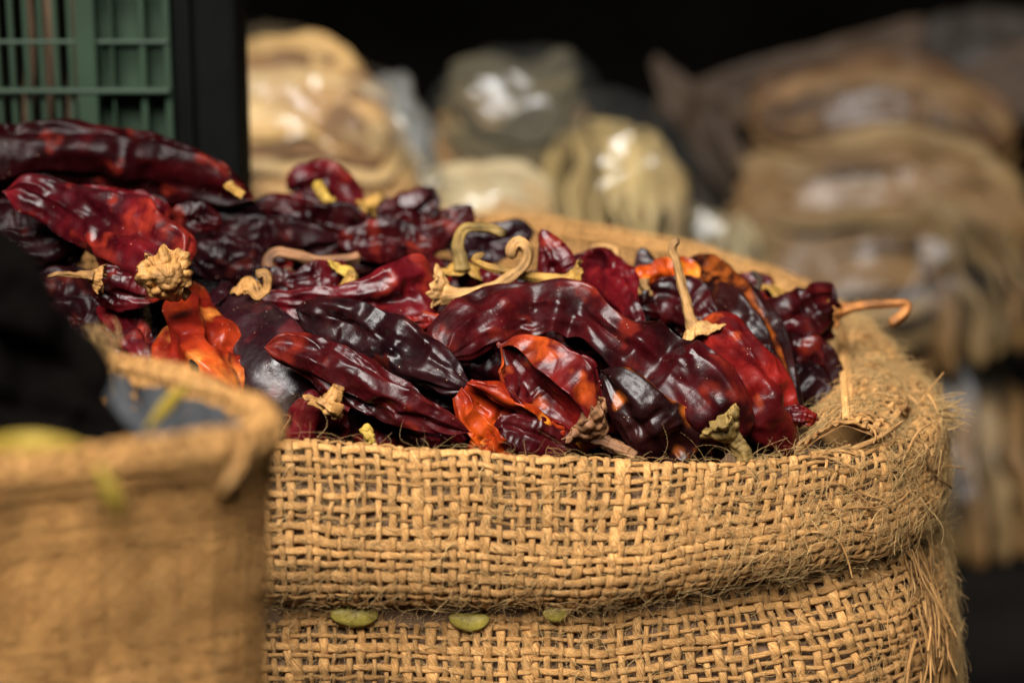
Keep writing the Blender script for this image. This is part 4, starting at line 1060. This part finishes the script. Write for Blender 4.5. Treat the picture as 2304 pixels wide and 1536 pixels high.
def grille(name, y, us, vs, th, parent, mat):
    Vs, Fs = [], []
    k = 0
    for (ua, ub, ex) in us:
        V, F = cub_arrays([x_of(ua), y - ex, zb], [x_of(ub), y + th, zt], 0); Vs.append(V); Fs.append(F + k); k += 8
    for (va, vb, ex) in vs:
        V, F = cub_arrays([x_of(-420), y - ex, z_of(vb)], [x_of(384), y + th - 0.06, z_of(va)], 0); Vs.append(V); Fs.append(F + k); k += 8
    ob = mesh(name, np.vstack(Vs), np.vstack(Fs), mat, parent, smooth=False)
    b = ob.modifiers.new('bevel', 'BEVEL'); b.width = 0.0006; b.segments = 2
    return ob


bars = [(-405 + 33 * i, -405 + 33 * i + 13, 0.0) for i in range(18)]
bars = [(a, b, e) for a, b, e in bars if b < 175]
bars += [(28, 44, 0), (66, 84, 0)] if False else []
grille('side_grille', yc, bars + [(176, 222, 0.25)], [(86, 96, 0.02), (198, 210, 0.3), (332, 342, 0.02), (-40, -30, 0.02), (-150, -138, 0.3)], 0.25, crate, M_GRN)
box('corner_panel', 222, -260, 386, 620, DC + 0.9, 0.6, M_GRN, crate)
for (a, b) in ((252, 258), (316, 330), (370, 386)):
    box('rib', a, -255, b, 610, DC - 0.05, 0.92, M_GRN, crate, 0.05)
for v0 in (90, 200, 330, -50):
    box('crossbar', 224, v0, 384, v0 + 13, DC + 0.2, 0.68, M_GRN, crate, 0.05)
box('crate_floor', -420, 600, 386, 625, DC + 1.6, 26, M_GRN, crate)
for i, (ua, ub, lab) in enumerate([(50, 75, 'thin brown stalk seen inside the green crate near its left end'), (150, 175, 'reddish brown stalk seen inside the green crate by its corner panel'), (95, 118, 'dark brown stalk in the middle of the green crate')]):
    st = [((ua + ub) / 2 - 8, 420), ((ua + ub) / 2, 250), ((ua + ub) / 2 + 6, 100), ((ua + ub) / 2 - 4, -60)]
    strand('dry_stalk', lab, 'stalk', [(a, b, DC + 3 + i, 12) for a, b in st], M_CARD)

# black post beside it
postd = 96.0
pst = empty('black_post', [*P(462, 200, postd + 2)[:2], 0], 'black upright post between the green crate and the corn husk bags', 'post')
lo = P(388, 300, postd); hi = P(540, 300, postd)
cuboid('post_shaft', [lo[0], lo[1], 0.2], [hi[0], lo[1] + 4, 75], M_BLK, pst, 0.3)
l2 = P(420, 300, postd); h2 = P(440, 300, postd)
cuboid('flange', [l2[0], lo[1] - 0.5, 0.2], [h2[0], lo[1] - 0.002, 75], M_BLK, pst, 0.1)


def husk(parent, curve, d, wid, tilt, thick, colr, seed, name='corn_husk'):
    """one dried husk: a wavy sheet along a pixel curve, hanging forwards and down by its width"""
    pts = [P(a, b, d + (c[0] if c else 0)) for a, b, *c in curve]
    n, m = 34, 12; c = catmull(pts, n)
    t = np.linspace(0, 1, n)[:, None]; s = np.linspace(-0.2, 0.8, m)[None]
    cr = np.array([0.0, -math.cos(tilt), -math.sin(tilt)])
    env = np.sqrt(np.clip(1 - (2 * t - 1) ** 4, 0.05, 1))
    X = c[:, None] + cr * (wid * s * env)[..., None]
    up = nrm(np.cross(np.gradient(c, axis=0), cr))[:, None]
    X = X + up * (-0.25 * wid * (2 * s - 0.6) ** 2 * 0.6 + 0.65 * fbm(X * 0.30 + seed, 3) + 0.10 * np.cos(s * 26 + 2 * np.sin(5 * t + seed)))[..., None]
    col = np.array(colr) * np.clip(1 + 0.35 * fbm(X * 0.25 + seed * 3, 2), 0.5, 1.5)[..., None]
    tuv = np.stack([t * 9 + 0 * s + seed, s * 6 + 0 * t + seed, 0 * t * s], -1)
    ob = mesh(name, X, grid_faces(n, m, False), M_HU, parent, col=np.clip(col, 0, 1), tuv=tuv)
    so = ob.modifiers.new('thickness', 'SOLIDIFY'); so.thickness = thick / 100
    return ob


def film(parent, outline, d, dep, seed, noise=0.5, name='plastic_wrap', mat=None):
    """closed, crumpled bag of clear film round a pixel outline (list of u, v), dep cm deep"""
    o = np.array([P(a, b, d) for a, b in outline]); c = o.mean(0)
    k = 72; q, _ = closed_spline(np.hstack([o, np.zeros((len(o), 1))]), k + 1); q = q[:-1, :3]
    n = 26; ph = np.linspace(-np.pi / 2, np.pi / 2, n)
    X = c + (q - c)[None] * (np.cos(ph) ** 0.6)[:, None, None] + FW * (dep * np.sin(ph))[:, None, None]
    N = nrm(X - c)
    X = X + N * (noise * fbm(X * 0.28 + seed, 3) + 0.3 * noise * (1 - np.abs(noise3(X * 0.6 + seed * 2))) )[..., None]
    return mesh(name, X, grid_faces(n, k), mat or M_PL, parent)


TAN = (0.58, 0.36, 0.15); CREAM = (0.72, 0.52, 0.26); OLV = (0.38, 0.265, 0.115); BRN = (0.26, 0.14, 0.055); PALE = (0.56, 0.47, 0.285)


def bag(label, at, d):
    p = P(at[0], at[1], d); return empty('husk_bag', [p[0], p[1], 0], label, 'bag', 'clear bags of dried corn husks behind the sack')


# bag beside the post: husks lying flat and drooping at the right
b = bag('big clear bag of tan corn husks rising right beside the black post', (740, 300), 126)
ENV = lambda v: np.interp(v, [80, 120, 200, 300, 400, 480, 560], [700, 790, 880, 935, 972, 985, 990])
for i, v in enumerate([600, 540, 480, 425, 375, 325, 280, 238, 198, 165]):
    ue = ENV(v) - 6
    husk(b, [(430, v + 6), (560, v - 10), (700, v - 14 + 6 * math.sin(i * 2)), (ue - 90, v + 12), (ue, v + 75)], 125 + 0.35 * i, 6.5, 0.75, 0.25, [TAN, CREAM, BRN, (0.58, 0.38, 0.15), OLV, CREAM][i % 6], 40 + i)
film(b, [(420, 640), (420, 300), (480, 110), (600, 70), (720, 95), (840, 165), (905, 170), (925, 240), (985, 390), (1000, 520), (990, 640)], 126, 8, 3, 0.55)
film(b, [(815, 210), (850, 165), (900, 150), (930, 180), (930, 235), (975, 315), (1008, 430), (950, 440), (918, 335), (872, 250)], 123, 1.6, 31, 0.9, 'bag_fold').data.materials[0] = M_PL2
# middle bags
b = bag('dim clear bag of husks in the middle with a bluish glare, on a smaller one', (1150, 280), 136)
for i, v in enumerate([420, 385, 350, 310, 270, 230, 190]):
    w_ = 180 - 10 * abs(i - 2)
    husk(b, [(1155 - w_, v - 20), (1090, v - 8 + 10 * math.sin(i * 3)), (1200, v + 4), (1155 + w_, v - 35)], 136 + 0.3 * i, 5.5, 0.8, 0.25, [(0.48, 0.28, 0.12), (0.54, 0.34, 0.16), (0.36, 0.26, 0.13), (0.42, 0.24, 0.1), (0.16, 0.125, 0.07), (0.13, 0.11, 0.06), (0.08, 0.07, 0.04)][i], 60 + i)  # dim light at the back put into the husk colours, darkest on top
film(b, [(965, 300), (1000, 180), (1100, 125), (1230, 130), (1335, 190), (1350, 300), (1290, 380), (1150, 410), (1010, 385)], 136, 7, 5, 0.8)
b = bag('small low bag of pale husks just behind the back rim', (1110, 460), 124)
for i, v in enumerate([560, 520, 480, 445]):
    husk(b, [(950, v - 4), (1050, v - 12), (1150, v - 10), (1235, v + 12)], 124 + 0.3 * i, 6, 0.8, 0.25, [TAN, TAN, CREAM, PALE][i], 70 + i)
film(b, [(930, 600), (950, 440), (1040, 398), (1160, 400), (1228, 430), (1245, 500), (1240, 600)], 124, 5, 7, 0.5)
b = bag('round bag of pale yellow husks in the middle behind the back rim', (1410, 380), 130)
for i, u in enumerate([1270, 1315, 1360, 1405, 1450, 1495, 1535]):
    husk(b, [(u - 15, 640), (u - 6, 520), (u + 4, 400), (u - 12 - 0.2 * (u - 1400), 270 + 0.0022 * (u - 1400) ** 2)], 129 + 0.4 * abs(i - 4), 6, 0.35, 0.25, [(0.42, 0.32, 0.14), (0.46, 0.34, 0.14), (0.5, 0.38, 0.165), (0.54, 0.42, 0.19), (0.52, 0.4, 0.18), (0.48, 0.37, 0.17), (0.4, 0.3, 0.14)][i], 80 + i)
film(b, [(1225, 640), (1225, 400), (1270, 270), (1370, 215), (1480, 240), (1560, 340), (1580, 460), (1560, 640)], 130, 7, 9, 0.5)
b = bag('pale greenish bag corner between the yellow bag and the right stack', (1590, 520), 136)
for i, u in enumerate([1520, 1570, 1620, 1665]):
    husk(b, [(u - 30, 470 + 18 * i), (u + 10, 540 + 10 * i), (u + 30, 640)], 135 + 0.3 * i, 7, 0.3, 0.25, PALE, 90 + i)
film(b, [(1470, 640), (1490, 440), (1570, 430), (1640, 490), (1700, 570), (1720, 660)], 136, 6, 11, 0.35)
TAN_D, CREAM_D, OLV_D, BRN_D, PALE_D = [(0.34 * c_[0], 0.32 * c_[1], 0.29 * c_[2]) for c_ in (TAN, CREAM, OLV, BRN, PALE)]      # weaker light at the right put into darker, browner husk colours
# stack at the right
b = bag('drooping bag of husks on top of the right hand stack', (1980, 270), 150)
for i, v in enumerate([335, 285, 240, 205]):
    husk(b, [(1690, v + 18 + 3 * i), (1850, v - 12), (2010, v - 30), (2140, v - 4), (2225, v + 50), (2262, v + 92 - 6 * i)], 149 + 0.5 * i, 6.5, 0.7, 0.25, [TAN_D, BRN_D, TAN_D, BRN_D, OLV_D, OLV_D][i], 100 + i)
film(b, [(1680, 350), (1760, 230), (1900, 180), (2060, 175), (2180, 220), (2265, 330), (2240, 375), (2080, 350), (1880, 375)], 150, 7, 13, 0.5, mat=M_PL3)
b = bag('broad pale bag of husks second from the top in the right hand stack', (2000, 420), 147)
for i, v in enumerate([470, 420, 372]):
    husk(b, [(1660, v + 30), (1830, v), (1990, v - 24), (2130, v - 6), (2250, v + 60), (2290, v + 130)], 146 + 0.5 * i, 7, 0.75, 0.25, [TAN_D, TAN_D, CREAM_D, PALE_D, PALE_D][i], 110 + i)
film(b, [(1650, 520), (1700, 400), (1850, 340), (2020, 320), (2170, 360), (2290, 470), (2300, 580), (2100, 520), (1880, 520)], 147, 7, 15, 0.4, mat=M_PL3)
b = bag('large bag of husks hanging in folds at the right behind the frayed corner', (2000, 640), 144)
for i, v in enumerate([790, 715, 640, 565, 500]):
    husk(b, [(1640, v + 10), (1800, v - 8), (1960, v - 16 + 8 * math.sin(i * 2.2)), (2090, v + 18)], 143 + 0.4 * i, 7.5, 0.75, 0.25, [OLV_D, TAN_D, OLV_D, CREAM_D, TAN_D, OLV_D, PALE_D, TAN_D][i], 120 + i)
for i, u in enumerate([2090, 2140, 2190, 2240, 2280]):
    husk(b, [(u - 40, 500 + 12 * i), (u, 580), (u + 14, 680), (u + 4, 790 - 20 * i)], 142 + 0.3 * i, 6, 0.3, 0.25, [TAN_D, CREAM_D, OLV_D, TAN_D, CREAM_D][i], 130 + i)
film(b, [(1640, 820), (1650, 600), (1760, 470), (1950, 460), (2180, 480), (2290, 580), (2310, 720), (2240, 830), (2000, 850)], 144, 8, 17, 0.6, mat=M_PL3)
b = bag('lowest bag of husks at the right edge beyond the frayed corner', (2170, 1000), 146)
for i, u in enumerate([2030, 2085, 2140, 2195, 2245]):
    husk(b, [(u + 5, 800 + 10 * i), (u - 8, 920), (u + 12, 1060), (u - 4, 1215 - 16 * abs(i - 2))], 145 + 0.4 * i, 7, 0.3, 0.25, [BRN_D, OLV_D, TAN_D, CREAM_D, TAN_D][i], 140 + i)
film(b, [(1990, 900), (2060, 780), (2190, 770), (2270, 880), (2295, 1050), (2280, 1180), (2200, 1250), (2060, 1240), (1990, 1120)], 146, 6, 19, 0.5, mat=M_PL3)
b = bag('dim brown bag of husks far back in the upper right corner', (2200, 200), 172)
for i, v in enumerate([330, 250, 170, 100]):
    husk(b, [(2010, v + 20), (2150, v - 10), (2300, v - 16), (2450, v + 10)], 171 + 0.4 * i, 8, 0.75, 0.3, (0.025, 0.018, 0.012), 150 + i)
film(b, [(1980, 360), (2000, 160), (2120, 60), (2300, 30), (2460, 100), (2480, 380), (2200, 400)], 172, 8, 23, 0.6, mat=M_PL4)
# loose dark husk leaves above the bags
for lab, cv, d_, w_ in [('dark brown husk leaf slanting up to the right above the right hand stack', [(1470, 235), (1640, 190), (1850, 130), (2080, 55)], 156, 3.6),
                        ('dark brown husk leaf leaning between the middle bags and the right stack', [(1470, 130), (1560, 250), (1640, 360), (1720, 500)], 150, 3.2),
                        ('narrow pinkish brown husk leaf leaning against the right hand stack', [(1610, 230), (1650, 320), (1690, 410), (1720, 490)], 147, 2.2),
                        ('dim brown leaf lying high at the upper right edge', [(2130, 240), (2220, 170), (2320, 130), (2420, 120)], 158, 5)]:
    o_ = husk(None, cv, d_, w_, 1.1, 0.3, (0.065, 0.043, 0.027), int(cv[0][0]), 'husk_leaf'); tag(o_, lab, 'leaf')
